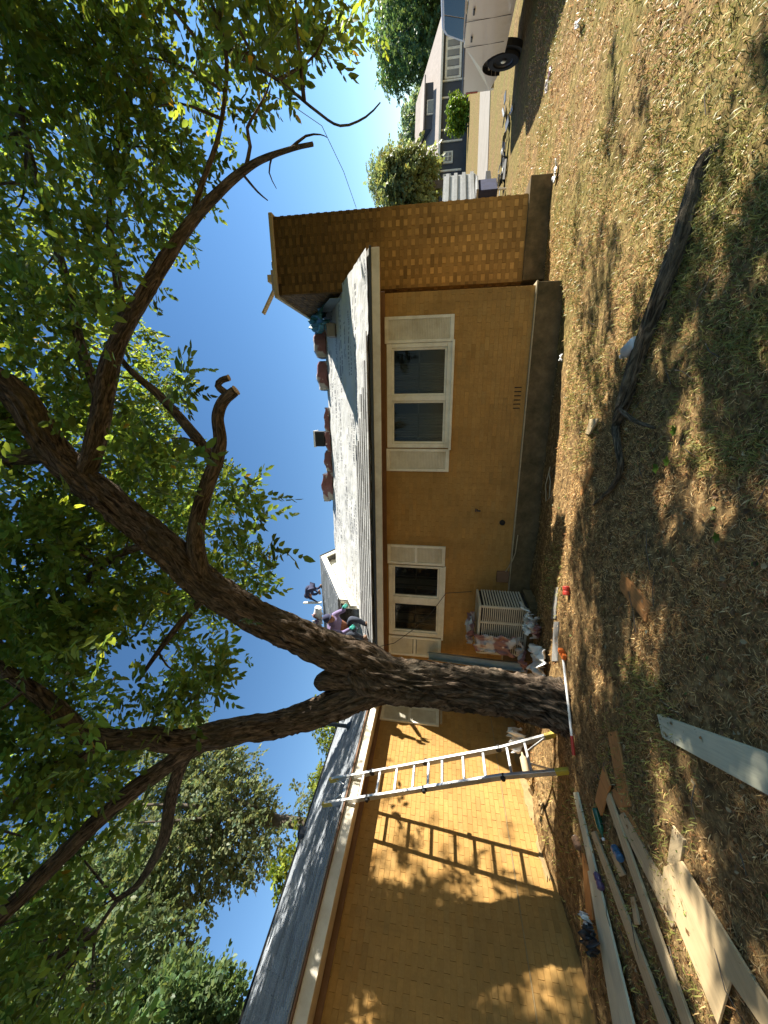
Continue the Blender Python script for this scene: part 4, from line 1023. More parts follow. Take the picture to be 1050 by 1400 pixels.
# --- litter
def bottle(name, mat, at, L, r, yaw, label, cat, capm=None):
    o = thing(name, (at[0], at[1], 0), label, cat); d = np.array([math.cos(yaw), math.sin(yaw), 0]); s = np.array([at[0], at[1], r+.012])-d*L/2
    MB().lathe([(r*.8, 0), (r, .01), (r, L*.55), (r*.93, L*.6), (r, L*.66), (r*.45, L*.86), (r*.36, L*.88), (r*.36, L)], s, d, 18).build('body', mat, o, smooth=True)
    MB().lathe([(r*.4, 0), (r*.4, .018)], s+d*L, d, 12).build('cap', capm or M['wpl'], o); return o
bottle('plastic_jug', M['jug'], zp(872, 477), .24, .055, 1.9, 'clear plastic jug lying in the grass against the fallen limb', 'jug')
bottle('bottle', M['greenb'], zp(826, 1126), .22, .033, -1.9, 'dark green bottle beside the pointed orange offcut', 'bottle')
def can(name, mat, at, yaw, label, L=.12, r=.033):
    o = thing(name, (at[0], at[1], 0), label, 'can'); d = np.array([math.cos(yaw), math.sin(yaw), 0]); s = np.array([at[0], at[1], r+.01])
    MB().lathe([(r*.8, 0), (r, .008), (r, L*.35), (r*.86, L*.5), (r, L*.64), (r, L-.01), (r*.75, L)], s, d, 16).build('body', mat, o)
    MB().lathe([(r*.76, 0), (r*.72, .004)], s-d*.003, d, 16).build('lid', M['alu'], o)
can('can', M['blue'], zp(847, 1160), -1.2, 'blue drinks can lying between the long pine boards'); can('can', M['purple'], zp(822, 1195), -1.6, 'crushed purple can beside the pale green boards')
can('can', M['red'], zp(780, 814), .4, 'red can standing out on the sunlit strip in front of the grey board', .11, .04)
can('can', M['frieze'], zp(793, 1146), -1.5, 'rusty brown can near the side wall base', .11, .04)
w_ = zp(822, 1282); bag = thing('bag', (w_[0], w_[1], 0), 'black bag with white handle lying on the pale green boards', 'bag')
crumple('body', M['black'], (w_[0], w_[1]-.03, .05), .20, .2, .13, bag, 91); crumple('handle', M['wpl'], (w_[0]-.01, w_[1]+.09, .05), .16, .12, .09, bag, 92)
for i, (px, py, s_, lab, mt) in enumerate(((764, 234, .24, 'long white paper scrap on the lawn in front of the chimney footing', 'wpl'), (795, 33, .16, 'pale crumpled wrapper on the open lawn', 'wpl'),
        (754, 108, .26, 'white and maroon wrapper strip on the lawn near the truck shadow', 'wrap'), (772, 489, .08, 'tiny white scrap at the edge of the front wall shade', 'wpl'), (702, 150, .3, 'white wrapper by the rubble behind the truck', 'wpl'))):
    q = zp(px, py); tag(crumple('paper_scrap', M[mt], (q[0], q[1], .03), s_*1.1, s_*.5, .05, seed=70+i, rot=i*1.1, n=12), lab, 'litter')
# white plastic bag and pale jug behind the ladder foot
q = np.array([-5.25, 5.0, .14]); tag(crumple('plastic_bag', M['wpl'], q, .36, .3, .26, seed=81), 'white plastic bag on the soil bank behind the ladder', 'plastic')
o = thing('paint_bucket', (-5.2, 4.55, .1), 'pale cream tube of caulk lying on the soil bank behind the ladder', 'tube')
MB().lathe([(.045, 0), (.05, .01), (.05, .28), (.02, .31), (.012, .36)], (-5.3, 4.42, .21), (.25, 1, .05), 16).build('body', M['ledge'], o, smooth=True)
o.name = 'caulk_tube'; ORG['caulk_tube'] = ORG['paint_bucket']
# rocks and broken concrete on the soil bank
for i in range(9):
    x, y = -5.62+.5*random.random(), 3.5+2.3*random.random(); s_ = random.uniform(.04, .10); mb = MB(); V = []
    a_ = np.random.default_rng(300+i); P = a_.normal(0, 1, (14, 3)); P /= np.linalg.norm(P, axis=1)[:, None]
    import bmesh
    bm = bmesh.new(); [bm.verts.new(Vector(p*np.array([s_, s_*.8, s_*.5]))) for p in P]; bmesh.ops.convex_hull(bm, input=bm.verts)
    me = bpy.data.meshes.new('rubble'); bm.to_mesh(me); bm.free(); me.materials.append(M['skim'])
    o = bpy.data.objects.new('rubble_stone', me); scene.collection.objects.link(o); o.location = (x, y, .12+s_*.2)
    tag(o, 'lump of broken mortar on the soil bank at the side wall', 'stone', 'mortar lumps along the side wall')

# --- shingle bundles along the ridge
def bundle(x, L, label, h=.10, dark=False, dz=0, yaw=0, y=RY-.05):
    z = RZ+.02+dz; t = thing('shingle_bundle', (x, y, z), label, 'shingle bundle')
    n = 9; V = []
    for i in range(n):
        u = -L/2+L*i/(n-1); sag = -.06*(abs(u)/(L/2))**2+.015*math.sin(i*1.7+x*3)
        for yy, zz in ((-.17, -.02), (-.17, h*.8), (-.10, h), (.10, h), (.17, h*.8), (.17, -.02)):
            V.append((x+u, y+yy+.02*math.sin(x*9+i), z+zz+sag-.25*abs(yy)*(zz < 0)))
    F = [(i*6+j, i*6+(j+1) % 6, (i+1)*6+(j+1) % 6, (i+1)*6+j) for i in range(n-1) for j in range(6)]+[tuple(range(6))[::-1], tuple((n-1)*6+j for j in range(6))]
    mb = MB(); mb.add(V, F); mb.build('wrapper', M['wrap'] if not dark else M['drip'], t, smooth=False, bevel=.01)
    e = MB(); e.bx(x-L/2-.012, x-L/2+.02, y-.13, y+.13, z-.05, z+h*.55); e.bx(x+L/2-.02, x+L/2+.012, y-.13, y+.13, z-.05, z+h*.55); e.build('shingle_edge', M['drip'], t)
    return t
bundle(1.45, .62, 'white and grey shingle bundle on the ridge nearest the chimney', .26); bundle(.72, .66, 'red wrapped shingle bundle sagging on the ridge, second from the chimney', .22)
bundle(-.35, .62, 'flat maroon shingle bundle low on the ridge', .09); bundle(-.85, .55, 'maroon shingle bundle lying under the black crate on the ridge', .09)
bundle(-1.38, .52, 'short red and white shingle bundle left of the black crate', .15); bundle(-2.02, .80, 'pink printed shingle bundle nearest the gable on the ridge', .13)
bundle(-2.10, .72, 'grey topped shingle bundle stacked on the pink printed one', .11, dz=.14)
t = thing('crate', (-.80, RY-.05, RZ+.12), 'black nail crate with white lid sitting on a shingle bundle', 'crate')
MB().bx(-1.0, -.62, RY-.2, RY+.1, RZ+.12, RZ+.36).build('box', M['black'], t, bevel=.012); MB().bx(-1.02, -.60, RY-.22, RY+.12, RZ+.36, RZ+.40).build('lid', M['wpl'], t, bevel=.012)
# timber and scraps on the chimney top
o = thing('board', (2.05, 7.75, CZ+.1), 'pale board sticking out over the chimney top', 'board'); MB().beam((2.35, 7.8, CZ+.10), (1.78, 7.7, CZ+.42), .09, .035).build('plank', M['pine'], o)
o = thing('wood_block', (2.35, 7.8, CZ+.08), 'short wood blocks piled on the chimney cap', 'wood'); MB().bx(2.15, 2.5, 7.6, 7.9, CZ+.072, CZ+.15).build('block', M['greywood'], o); MB().box((2.38, 7.75, CZ+.2), (.12, .2, .1)).build('block', M['pine'], o)
o = thing('metal_flue', (2.65, 8.0, CZ+.07), 'small dark flue collar on the chimney top', 'flue'); MB().lathe([(.11, 0), (.11, .14), (.13, .15), (.13, .17)], (2.68, 8.0, CZ+.071), (0, 0, 1), 14).build('collar', M['drip'], o)
# tarp and tool box where the roof meets the chimney
def on_roof(W):
    W = W.copy(); W[:, 2] += ez(W[:, 1])-ez(8.9); return W
o = crumple('tarp', M['tarp'], (1.86, 8.85, ez(8.9)+.10), .55, 1.5, .32, seed=77, drape=on_roof, n=24); tag(o, 'teal tarp bunched against the chimney on the roof', 'tarp')
o = thing('tool_box', (1.55, 8.2, ez(8.2)), 'dark grey tool box resting on the roof below the tarp', 'box'); MB().box((1.52, 8.2, ez(8.2)+.13), (.26, .2, .18)).build('case', M['greywood'], o, bevel=.015)
MB().tube([(1.42, 8.1, ez(8.2)+.22), (1.42, 8.1, ez(8.2)+.26), (1.62, 8.1, ez(8.2)+.26), (1.62, 8.1, ez(8.2)+.22)], .01, 6).build('handle', M['black'], o)
# flashing strip leaning beside the chimney
o = MB().prism([(1.96, 7.6, ez(7.6)+.05), (1.96, 8.6, ez(8.6)+.05), (1.96, 8.6, ez(8.6)+.33), (1.96, 7.6, ez(7.6)+.28)], (.006, 0, 0)).build('step_flashing', M['gut'], house)

# --- roofers
def skin_body(name, verts, edges, mat, parent, sub=2, root=0):
    me = bpy.data.meshes.new(name); o0 = ORG[parent.name]; me.from_pydata([tuple(np.array(v[:3])-o0) for v in verts], edges, [])
    o = bpy.data.objects.new(name, me); scene.collection.objects.link(o); o.parent = parent; ORG[o.name] = o0
    sk = o.modifiers.new('skin', 'SKIN'); sk.use_smooth_shade = True
    for i, v in enumerate(verts):
        s = me.skin_vertices[0].data[i]; s.radius = (v[3], v[4] if len(v) > 4 else v[3]); s.use_root = (i == root)
    sb = o.modifiers.new('sub', 'SUBSURF'); sb.levels = sub; sb.render_levels = sub
    me.materials.append(mat); return o
M['skin'] = simple('skin', (.34, .17, .10), .55, .1, 8, .05, 60); M['lilac'] = simple('lilac_shirt', (.20, .16, .30), .9, .2, 6, .3, 50)
M['camo'] = simple('rust_vest', (.26, .10, .05), .9, .5, 22, .3, 60); M['navy'] = simple('navy_cloth', (.03, .035, .08), .9, .3, 7, .3, 50)
M['teal'] = simple('teal_glove', (.02, .28, .24), .6, .2, 9, .2, 60); M['jean'] = simple('dark_jeans', (.04, .05, .075), .9, .3, 10, .3, 60)
M['gloveY'] = simple('yellow_glove', (.55, .42, .10), .7, .2, 9, .2, 60); M['khaki'] = simple('tan_trousers', (.20, .12, .08), .9, .3, 8, .3, 50)
def hand(parent, mat, wrist, dirv, upv, s=1.0):
    d = np.array(dirv, float); d /= np.linalg.norm(d); u = np.array(upv, float); u -= d*(u@d); u /= np.linalg.norm(u); w = np.cross(d, u); W = np.array(wrist)
    mb = MB(); mb.tube([W, W+d*.04*s, W+d*.085*s], [.026*s, .040*s, .036*s], 10)
    for k, (o_, L) in enumerate(((-.027, .065), (-.009, .078), (.009, .073), (.027, .058))):
        a_ = W+d*.078*s+w*o_*s; b_ = a_+d*L*.5*s-u*.012*s; c_ = b_+d*L*.35*s-u*.035*s; mb.tube([a_, b_, c_], [.0105*s, .0095*s, .008*s], 7)
    a_ = W+d*.03*s-w*.032*s; mb.tube([a_, a_+d*.035*s-w*.028*s-u*.01*s, a_+d*.065*s-w*.030*s-u*.03*s], [.012*s, .011*s, .009*s], 7)
    return mb.build('hand', mat, parent, smooth=True)
def head(parent, c, look, skin=M['skin'], hat=None, hair=M['black']):
    c = np.array(c, float); f_ = np.array(look, float); f_ /= np.linalg.norm(f_); up_ = np.array([0, 0, 1.0]); up_ -= f_*(up_@f_); up_ /= np.linalg.norm(up_); s_ = np.cross(f_, up_)
    n = 20; V = []
    for i in range(13):
        th = math.pi*i/12; zz = math.cos(th); rr = math.sin(th)
        for j in range(n):
            ph = 2*math.pi*j/n; x, y = math.cos(ph)*rr, math.sin(ph)*rr
            wx = .095*(1-.18*max(0, -zz)); p = c+f_*x*wx+s_*y*.076*(1-.22*max(0, -zz))+up_*zz*.118
            if zz < -.1 and x > .3: p = p+f_*.012
            V.append(p)
    F = [(i*n+j, i*n+(j+1) % n, (i+1)*n+(j+1) % n, (i+1)*n+j) for i in range(12) for j in range(n)]
    mb = MB(); mb.add(V, F); mb.tube([c+f_*.088+up_*.02, c+f_*.112-up_*.02, c+f_*.09-up_*.03], [.008, .014, .012], 7)
    for e in (-1, 1): mb.tube([c+s_*e*.074+up_*.01, c+s_*e*.086-f_*.01+up_*.015, c+s_*e*.078-f_*.005-up_*.02], [.012, .014, .009], 6)
    h = mb.build('head', skin, parent, smooth=True)
    ey = MB()
    for e in (-1, 1): ey.lathe([(.010, 0), (.008, .005)], c+f_*.086+s_*e*.032+up_*.012, f_, 8)
    ey.box(c+f_*.093-up_*.052, (.012, .012, .006)); ey.build('eyes', M['black'], h)
    cap = MB(); V = []
    for i in range(7):
        th = math.pi*.5*i/6
        for j in range(n):
            ph = 2*math.pi*j/n; V.append(c+up_*.018+f_*math.cos(ph)*math.sin(th)*.103-f_*.006+s_*math.sin(ph)*math.sin(th)*.085+up_*math.cos(th)*.115)
    cap.add(V, [(i*n+j, i*n+(j+1) % n, (i+1)*n+(j+1) % n, (i+1)*n+j) for i in range(6) for j in range(n)])
    if hat is not None: cap.prism([c+up_*.02+f_*.09+s_*.07, c+up_*.02+f_*.17+s_*.045, c+up_*.02+f_*.17-s_*.045, c+up_*.02+f_*.09-s_*.07], up_*.008)
    cap.build('cap' if hat is not None else 'hair', hat or hair, h, smooth=True); return h
def worker_bent(at, F_, label, shirt, legs, vest=None, glove=None, s=1.0, hat=None, reach=(.75, -.15), other=(.35, -.2)):
    """crouching figure: feet at `at`, facing F_ (unit xy), bent forward with arms reaching ahead and down"""
    at = np.array(at, float); f_ = np.array([*F_, 0.0]); f_ /= np.linalg.norm(f_); l_ = np.array([-f_[1], f_[0], 0]); up_ = np.array([0, 0, 1.0])
    t = thing('person', at, label, 'person')
    P = lambda a, b, c: at+s*(f_*a+l_*b+up_*c)
    V = [(*P(-.12, 0, .50), .15*s, .15*s), (*P(.08, 0, .66), .145*s, .16*s), (*P(.30, 0, .74), .15*s, .18*s), (*P(.42, 0, .74), .10*s, .13*s), (*P(.50, 0, .74), .055*s)]; E_ = [(0, 1), (1, 2), (2, 3), (3, 4)]
    for sg, (rf, rz) in ((1, reach), (-1, other)):
        b = len(V); V += [(*P(.38, .19*sg, .72), .065*s), (*P(.50, .25*sg, .50+rz*.2), .05*s), (*P(.38+rf*.55, .18*sg, .42+rz*.6), .036*s)]; E_ += [(2, b), (b, b+1), (b+1, b+2)]
    skin_body('body', V, E_, shirt, t)
    V = [(*P(-.12, 0, .48), .14*s, .15*s)]; E_ = []
    for sg in (1, -1):
        b = len(V); V += [(*P(-.08, .10*sg, .44), .10*s), (*P(.24, .17*sg, .40), .075*s), (*P(.20, .16*sg, .22), .06*s), (*P(-.02, .15*sg, .07), .045*s)]; E_ += [(0, b), (b, b+1), (b+1, b+2), (b+2, b+3)]
    skin_body('trousers', V, E_, legs, t)
    for sg in (1, -1):
        mb = MB(); mb.tube([P(-.10, .15*sg, .045), P(.02, .15*sg, .05), P(.14, .155*sg, .035)], [.045*s, .05*s, .04*s], 10); mb.build('boot', M['khaki'], t, smooth=True)
    for sg, (rf, rz) in ((1, reach), (-1, other)):
        wv = P(.38+rf*.55, .18*sg, .42+rz*.6); hand(t, glove or M['skin'], wv, f_*.8-up_*.5, up_*.8+f_*.3, s)
    head(t, P(.60, 0, .76), f_*.8-up_*.55, hat=hat)
    if vest is not None:
        skin_body('vest', [(*P(-.12, 0, .53), .20*s, .20*s), (*P(.08, 0, .68), .20*s, .215*s), (*P(.27, 0, .752), .20*s, .225*s)], [(0, 1), (1, 2)], vest, t)
    return t
worker_bent((-4.36, 6.34, ez(6.34)+.05), (.8, -.6), 'roofer in rust vest and lilac sleeves with teal gloves crouching at the front eave', M['lilac'], M['jean'], M['camo'], M['teal'], .92, M['navy'], (.78, .05), (.45, -.25))
worker_bent((-5.0, 9.12, gz_(9.12)+.05), (-.8, .4), 'roofer in navy clothes bending over on the upper roof ridge beside the gable peak', M['navy'], M['navy'], None, None, .62, M['navy'])
for i, (n_, x, mt, lab, cat) in enumerate((('bucket', -5.75, 'wpl', 'white bucket lying on its side on the upper ridge', 'bucket'), ('red_wrapper', -6.15, 'wrap', 'red shingle wrapper lying on the upper ridge', 'wrapper'))):
    if i == 0:
        o = thing(n_, (x, GY, GZ+.02), lab, cat); MB().lathe([(.10, 0), (.125, .26), (.135, .27), (.135, .29)], (x, GY, GZ+.15), (-.9, 0, .15), 16).build('shell', M['wpl'], o); MB().lathe([(.10, 0), (.10, .01)], (x+.02, GY, GZ+.149), (-.9, 0, .15), 16).build('base', M['wpl'], o)
    else: tag(crumple(n_, M[mt], (x, GY, GZ+.04), .5, .4, .3, seed=95), lab, cat)
o = thing('board', (-5.5, GY, GZ+.05), 'white board standing up from the upper roof ridge', 'board'); MB().beam((-5.5, GY-.1, GZ), (-5.55, GY-.1, GZ+.55), .09, .03, (1, 0, 0)).build('plank', M['white'], o)
# nail hose dangling from the eave to the cooling unit
tag(MB().tube([(-4.45, 6.0, 2.72), (-4.40, 6.1, 2.4), (-4.2, 6.3, 2.05), (-3.85, 6.36, 1.72), (-3.4, 6.36, 1.45), (-3.25, 6.2, 1.0)], .006, 6).build('air_hose', M['black'], smooth=True), 'thin dark hose hanging from the eave across the small window', 'hose')
tag(MB().tube([(-1.0, 5.95, -.02), (-1.1, 5.75, 0), (-1.35, 5.7, .0), (-1.45, 5.85, .0), (-1.2, 5.95, 0.005), (-.9, 5.8, .01)], .008, 6).build('cable_loop', M['ledge'], smooth=True), 'loop of pale cable lying at the shaded wall base', 'cable')
# ------------------------------------------------------------------ pickup truck
def truckmat():
    m, nt, bs = newmat('dusty_white_paint'); v = coords(nt, 'Object'); n1 = noise(nt, v, 2.5, 5, .6)
    sp = nd(nt, 'ShaderNodeSeparateXYZ'); nt.links.new(v, sp.inputs[0]); mr = nd(nt, 'ShaderNodeMapRange'); mr.inputs[1].default_value = 1.1; mr.inputs[2].default_value = .35
    nt.links.new(sp.outputs[2], mr.inputs[0]); mm = nd(nt, 'ShaderNodeMath', operation='MULTIPLY'); nt.links.new(mr.outputs[0], mm.inputs[0]); nt.links.new(ramp(nt, n1, [(.3, .3), (.7, .9)]), mm.inputs[1])
    nt.links.new(mixc(nt, mm.outputs[0], (.66, .63, .58), (.40, .33, .24)), bs.inputs['Base Color']); bs.inputs['Roughness'].default_value = .32; bs.inputs['Coat Weight'].default_value = .3; return m
M['paint'] = truckmat(); M['rubber'] = simple('tyre_rubber', (.018, .018, .018), .9, .25, 9, .3, 60); M['lamp'] = simple('tail_lamp', (.30, .01, .01), .2, .1, 5, 0); M['rim'] = simple('dark_steel_rim', (.10, .10, .10), .5, .3, 9, .1, 60, metal=.5)
TH = math.radians(-101); th_ = np.array([math.cos(TH), math.sin(TH), 0]); ts_ = np.array([-th_[1], th_[0], 0])   # heading, left side
wheel0 = zp(710, 86); wheel0[2] = 0
torg = wheel0+ts_*.95
truck = thing('pickup_truck', torg, 'dusty white extended cab pickup truck parked on the lawn beyond the chimney', 'truck')
def TP(u, v, z): return torg+th_*u+ts_*v+np.array([0, 0, z])   # u from rear axle forward, v to the left
W2 = .95
def arch(cu, r, z0, n=12): return [(cu+r*math.cos(a), z0+r*math.sin(a)) for a in np.linspace(0, math.pi, n)]
def side_profile():
    pts = [(-1.15, .62), (-1.17, 1.34), (.88, 1.38), (.90, 1.42), (4.9, 1.30), (5.05, 1.05), (5.05, .55)]
    return pts+[(3.45+.50, .50)]+[(3.45+.50*math.cos(a), .42+.50*math.sin(a)) for a in np.linspace(.16, math.pi-.16, 12)]+[(2.95, .42), (.48, .42)]+[(.50*math.cos(a), .42+.50*math.sin(a)) for a in np.linspace(.1, math.pi-.12, 12)]
prof = side_profile(); mb = MB()
for s_ in (-1, 1):                                      # each body side is a thick pressed panel
    o_ = [TP(u, s_*(W2-.03*abs(z-.95)), z) for u, z in prof]; mb.prism(o_, -ts_*s_*.12)
mb.prism([TP(-1.16, -W2+.1, 1.30), TP(-1.16, -W2+.1, .60), TP(-1.16, W2-.1, .60), TP(-1.16, W2-.1, 1.30)], th_*.06)   # tailgate
mb.prism([TP(-1.1, -W2+.1, .70), TP(.85, -W2+.1, .70), TP(.85, W2-.1, .70), TP(-1.1, W2-.1, .70)], (0, 0, .05))
mb.prism([TP(.9, -W2+.1, .45), TP(4.9, -W2+.1, .45), TP(4.9, W2-.1, .45), TP(.9, W2-.1, .45)], (0, 0, .83)); mb.build('body', M['paint'], truck, bevel=.0)
cabp = [(.92, 1.415), (1.08, 1.86), (1.30, 1.945), (2.45, 1.955), (2.65, 1.90), (3.35, 1.40)]
mb = MB(); n = len(cabp); V = [TP(u, -(W2-.06-.22*(z-1.4)), z) for u, z in cabp]+[TP(u, (W2-.06-.22*(z-1.4)), z) for u, z in cabp]
mb.add(V, [tuple(range(n)), tuple(range(n, 2*n))[::-1]]+[(i, n+i, n+(i+1) % n, (i+1) % n) for i in range(n)]); mb.build('cab', M['paint'], truck, bevel=.04)
def pane(pts, s_):
    return MB().prism([TP(u, s_*(W2-.055-.22*(z-1.4)), z) for u, z in pts], ts_*s_*.006).build('window', M['darkglass'], truck)
for s_ in (-1, 1):
    pane([(1.07, 1.45), (1.17, 1.80), (1.32, 1.875), (1.75, 1.88), (1.75, 1.45)], s_); pane([(1.79, 1.45), (1.79, 1.88), (2.42, 1.885), (2.62, 1.80), (3.05, 1.45)], s_)
    for u in (1.12, 1.98): MB().prism([TP(u, s_*(W2+.001), 1.235), TP(u+.17, s_*(W2+.001), 1.235), TP(u+.17, s_*(W2+.001), 1.275), TP(u, s_*(W2+.001), 1.275)], ts_*s_*.025).build('handle', M['black'], truck, bevel=.008)
    for u, za, zb in ((.91, .50, 1.38), (1.77, .46, 1.42)): MB().prism([TP(u, s_*(W2-.012), za), TP(u+.008, s_*(W2-.012), za), TP(u+.008, s_*(W2+.0), zb), TP(u, s_*(W2+.0), zb)], ts_*s_*.006).build('door_seam', M['black'], truck)
    mr = MB(); mr.prism([TP(2.95, s_*(W2+.02), 1.42), TP(3.02, s_*(W2+.02), 1.42), TP(3.02, s_*(W2+.02), 1.66), TP(2.95, s_*(W2+.02), 1.66)], ts_*s_*.22); mr.build('mirror', M['black'], truck, bevel=.02)
    MB().prism([TP(-1.185, s_*(W2-.14), .95), TP(-1.10, s_*(W2-.14), .95), TP(-1.10, s_*(W2-.14), 1.28), TP(-1.185, s_*(W2-.14), 1.28)], ts_*s_*.142).build('taillight', M['lamp'], truck, bevel=.01)
    MB().tube([TP(-1.12, s_*(W2-.03), 1.375), TP(.86, s_*(W2-.03), 1.41)], .022, 8).build('bed_rail', M['black'], truck)
    for u in (0, 3.45):
        c_ = TP(u, s_*(W2-.28), .40); ax_ = ts_*s_
        wh = MB().lathe([(.24, 0), (.37, .0), (.395, .03), (.395, .20), (.37, .24), (.25, .245), (.24, .20)], c_, ax_, 28).build('wheel', M['rubber'], truck)
        MB().lathe([(.235, .19), (.225, .225), (.19, .18), (.08, .17), (.075, .22), (.02, .225)], c_, ax_, 20).build('rim', M['rim'], wh)
        MB().lathe([(.06, .19), (.055, .232), (.02, .235)], c_, ax_, 12).build('hub_cap', M['alu'], wh)
        li = MB(); an = np.linspace(.02, math.pi-.02, 15); V_ = []
        for q_ in an: V_ += [TP(u+.497*math.cos(q_), s_*(W2-.20), .42+.497*math.sin(q_)), TP(u+.497*math.cos(q_), s_*(W2-.004-.03*abs(.42+.497*math.sin(q_)-.95)), .42+.497*math.sin(q_))]
        li.add(V_, [(2*q_, 2*q_+1, 2*q_+3, 2*q_+2) for q_ in range(14)]); li.build('arch_liner', M['black'], truck)
        MB().lathe([(.495, .02), (.495, .157)], c_, ax_, 24).build('wheel_well', M['black'], truck)
MB().prism([TP(-1.28, -W2+.05, .50), TP(-1.17, -W2+.05, .50), TP(-1.17, -W2+.05, .70), TP(-1.28, -W2+.05, .70)], ts_*(2*W2-.1)).build('bumper', M['alu'], truck, bevel=.02)

# ------------------------------------------------------------------ dump trailer behind the chimney
o0 = zp(697, 274); o0[2] = 0
tr = thing('dump_trailer', o0, 'black framed dump trailer with brown plank sides and ribbed pale gate behind the chimney', 'trailer')
dxv = np.array([-.72, .695, 0]); dyv = np.array([.695, .72, 0])      # along the visible plank side, and away
Q = lambda a, b, z: o0+dxv*a+dyv*b+np.array([0, 0, z])
M['brownplank'] = wood('brown_plank', (.15, .085, .05), .3)
for k in range(6):
    z = .62+k*.20; MB().prism([Q(.02, .02, z), Q(3.0, .02, z), Q(3.0, .02, z+.185), Q(.02, .02, z+.185)], dyv*.03).build('plank', M['brownplank'], tr)
for a_ in (0, .55, 1.1, 1.65, 2.2, 2.75): MB().prism([Q(a_, -.04, .55), Q(a_+.07, -.04, .55), Q(a_+.07, -.04, 1.86), Q(a_, -.04, 1.86)], dyv*.055).build('post', M['black'], tr)
MB().prism([Q(-.05, -.06, 1.82), Q(3.0, -.06, 1.82), Q(3.0, -.06, 1.90), Q(-.05, -.06, 1.90)], dyv*.1).build('top_rail', M['black'], tr)
MB().prism([Q(-.05, -.05, .45), Q(3.0, -.05, .45), Q(3.0, -.05, .58), Q(-.05, -.05, .58)], dyv*2.0).build('chassis', M['black'], tr)
M['gate'] = simple('pale_metal', (.26, .26, .25), .5, .2, 6, .1, 50, metal=.2)
MB().prism([Q(-.02, .03, .9), Q(-.02, 1.9, .9), Q(-.02, 1.9, 1.84), Q(-.02, .03, 1.84)], -dxv*.02).build('gate', M['gate'], tr)
for k in range(4): MB().prism([Q(-.045, .03, .95+k*.24), Q(-.045, 1.9, .95+k*.24), Q(-.045, 1.9, 1.05+k*.24), Q(-.045, .03, 1.05+k*.24)], -dxv*.05).build('rib', M['gate'], tr)
MB().prism([Q(-.25, .1, .35), Q(-.25, .8, .35), Q(-.25, .8, .85), Q(-.25, .1, .85)], dxv*.22).build('tool_chest', M['navy'], tr, bevel=.015)
MB().prism([Q(-.30, .05, .86), Q(-.30, .95, .86), Q(-.30, .95, .92), Q(-.30, .05, .92)], dxv*.28).build('fender', M['gate'], tr, bevel=.01)
for a_ in (.35, 1.1):
    wh = MB().lathe([(.2, 0), (.33, 0), (.35, .03), (.35, .17), (.33, .2), (.2, .2)], Q(a_, -.02, .35), -dyv, 22).build('wheel', M['rubber'], tr); MB().lathe([(.19, .12), (.12, .16), (.04, .18)], Q(a_, -.02, .35), -dyv, 14).build('rim', M['gate'], wh)
MB().tube([Q(-.2, .2, .12), Q(-.2, .2, .4)], .03, 8).build('jack', M['wpl'], tr)
# pile of tear-off rubble between trailer and truck
q = zp(693, 205); rub = thing('debris_pile', (q[0], q[1], 0), 'low pile of dark torn shingles and grey scraps near the trailer', 'debris')
r_ = np.random.default_rng(5)
for k in range(26):
    a_ = r_.uniform(0, 6.28); mb = MB(); cc_, s_ = math.cos(a_), math.sin(a_); t_ = r_.uniform(-.4, .4)
    R3 = np.array([[cc_, -s_, 0], [s_, cc_, 0], [0, 0, 1]]) @ np.array([[1, 0, 0], [0, math.cos(t_), -math.sin(t_)], [0, math.sin(t_), math.cos(t_)]])
    mb.box((q[0]+r_.normal(0, .55), q[1]+r_.normal(0, .25), .05+.12*r_.random()), (r_.uniform(.15, .5), r_.uniform(.1, .25), .02), R3); mb.build('scrap', [M['drip'], M['greywood'], M['drip'], M['wpl']][k % 4], rub)

# ------------------------------------------------------------------ neighbour's house across the street
D0 = 42.0
H0 = pd(620, 150, D0); H0[2] = 0
nb = thing('neighbour_house', H0, 'dark blue one and a half storey house with white trim across the street', 'house')
def hx(py): return (1400-py-700)/FPX*D0-(1400-150-700)/FPX*D0      # metres along the front from picture rows
HP = lambda a, b, z: H0+rd*a+np.array([-.274, .961, 0])*b+np.array([0, 0, z])
M['bluehouse'] = simple('dark_blue_siding', (.035, .042, .055), .7, .2, 2, .1, 20); M['rooftan'] = simple('tan_shingle', (.30, .255, .22), .9, .2, 3, .2, 20); M['farglass'] = simple('far_glass', (.10, .12, .15), .15, .3, 1, 0)
zf = lambda px: 1.62+(619-px)/FPX*D0                       # picture column to height
def hbox(name, mat, a0, a1, b0, b1, z0, z1, par=nb): return MB().prism([HP(a0, b0, z0), HP(a1, b0, z0), HP(a1, b1, z0), HP(a0, b1, z0)], (0, 0, z1-z0)).build(name, mat, par)
xl, xr_ = hx(262), hx(28); ze = 2.95
hbox('wall', M['bluehouse'], xl, xr_, 0, 8, 0, ze)
hbox('gutter', M['white'], xl-.5, xr_+.5, -.75, -.55, ze-.02, ze+.2)
rf = MB(); rz_ = 6.3; A_ = [HP(xl-.5, -.7, ze+.15), HP(xr_+.5, -.7, ze+.15), HP(xr_+.5, 8.7, ze+.15), HP(xl-.5, 8.7, ze+.15)]; r1, r2 = HP(xl+4.0, 4, rz_), HP(xr_-4.5, 4, rz_)
rf.add(A_+[r1, r2], [(0, 1, 5, 4), (1, 2, 5), (2, 3, 4, 5), (3, 0, 4), (3, 2, 1, 0)]); rf.build('roof', M['rooftan'], nb)
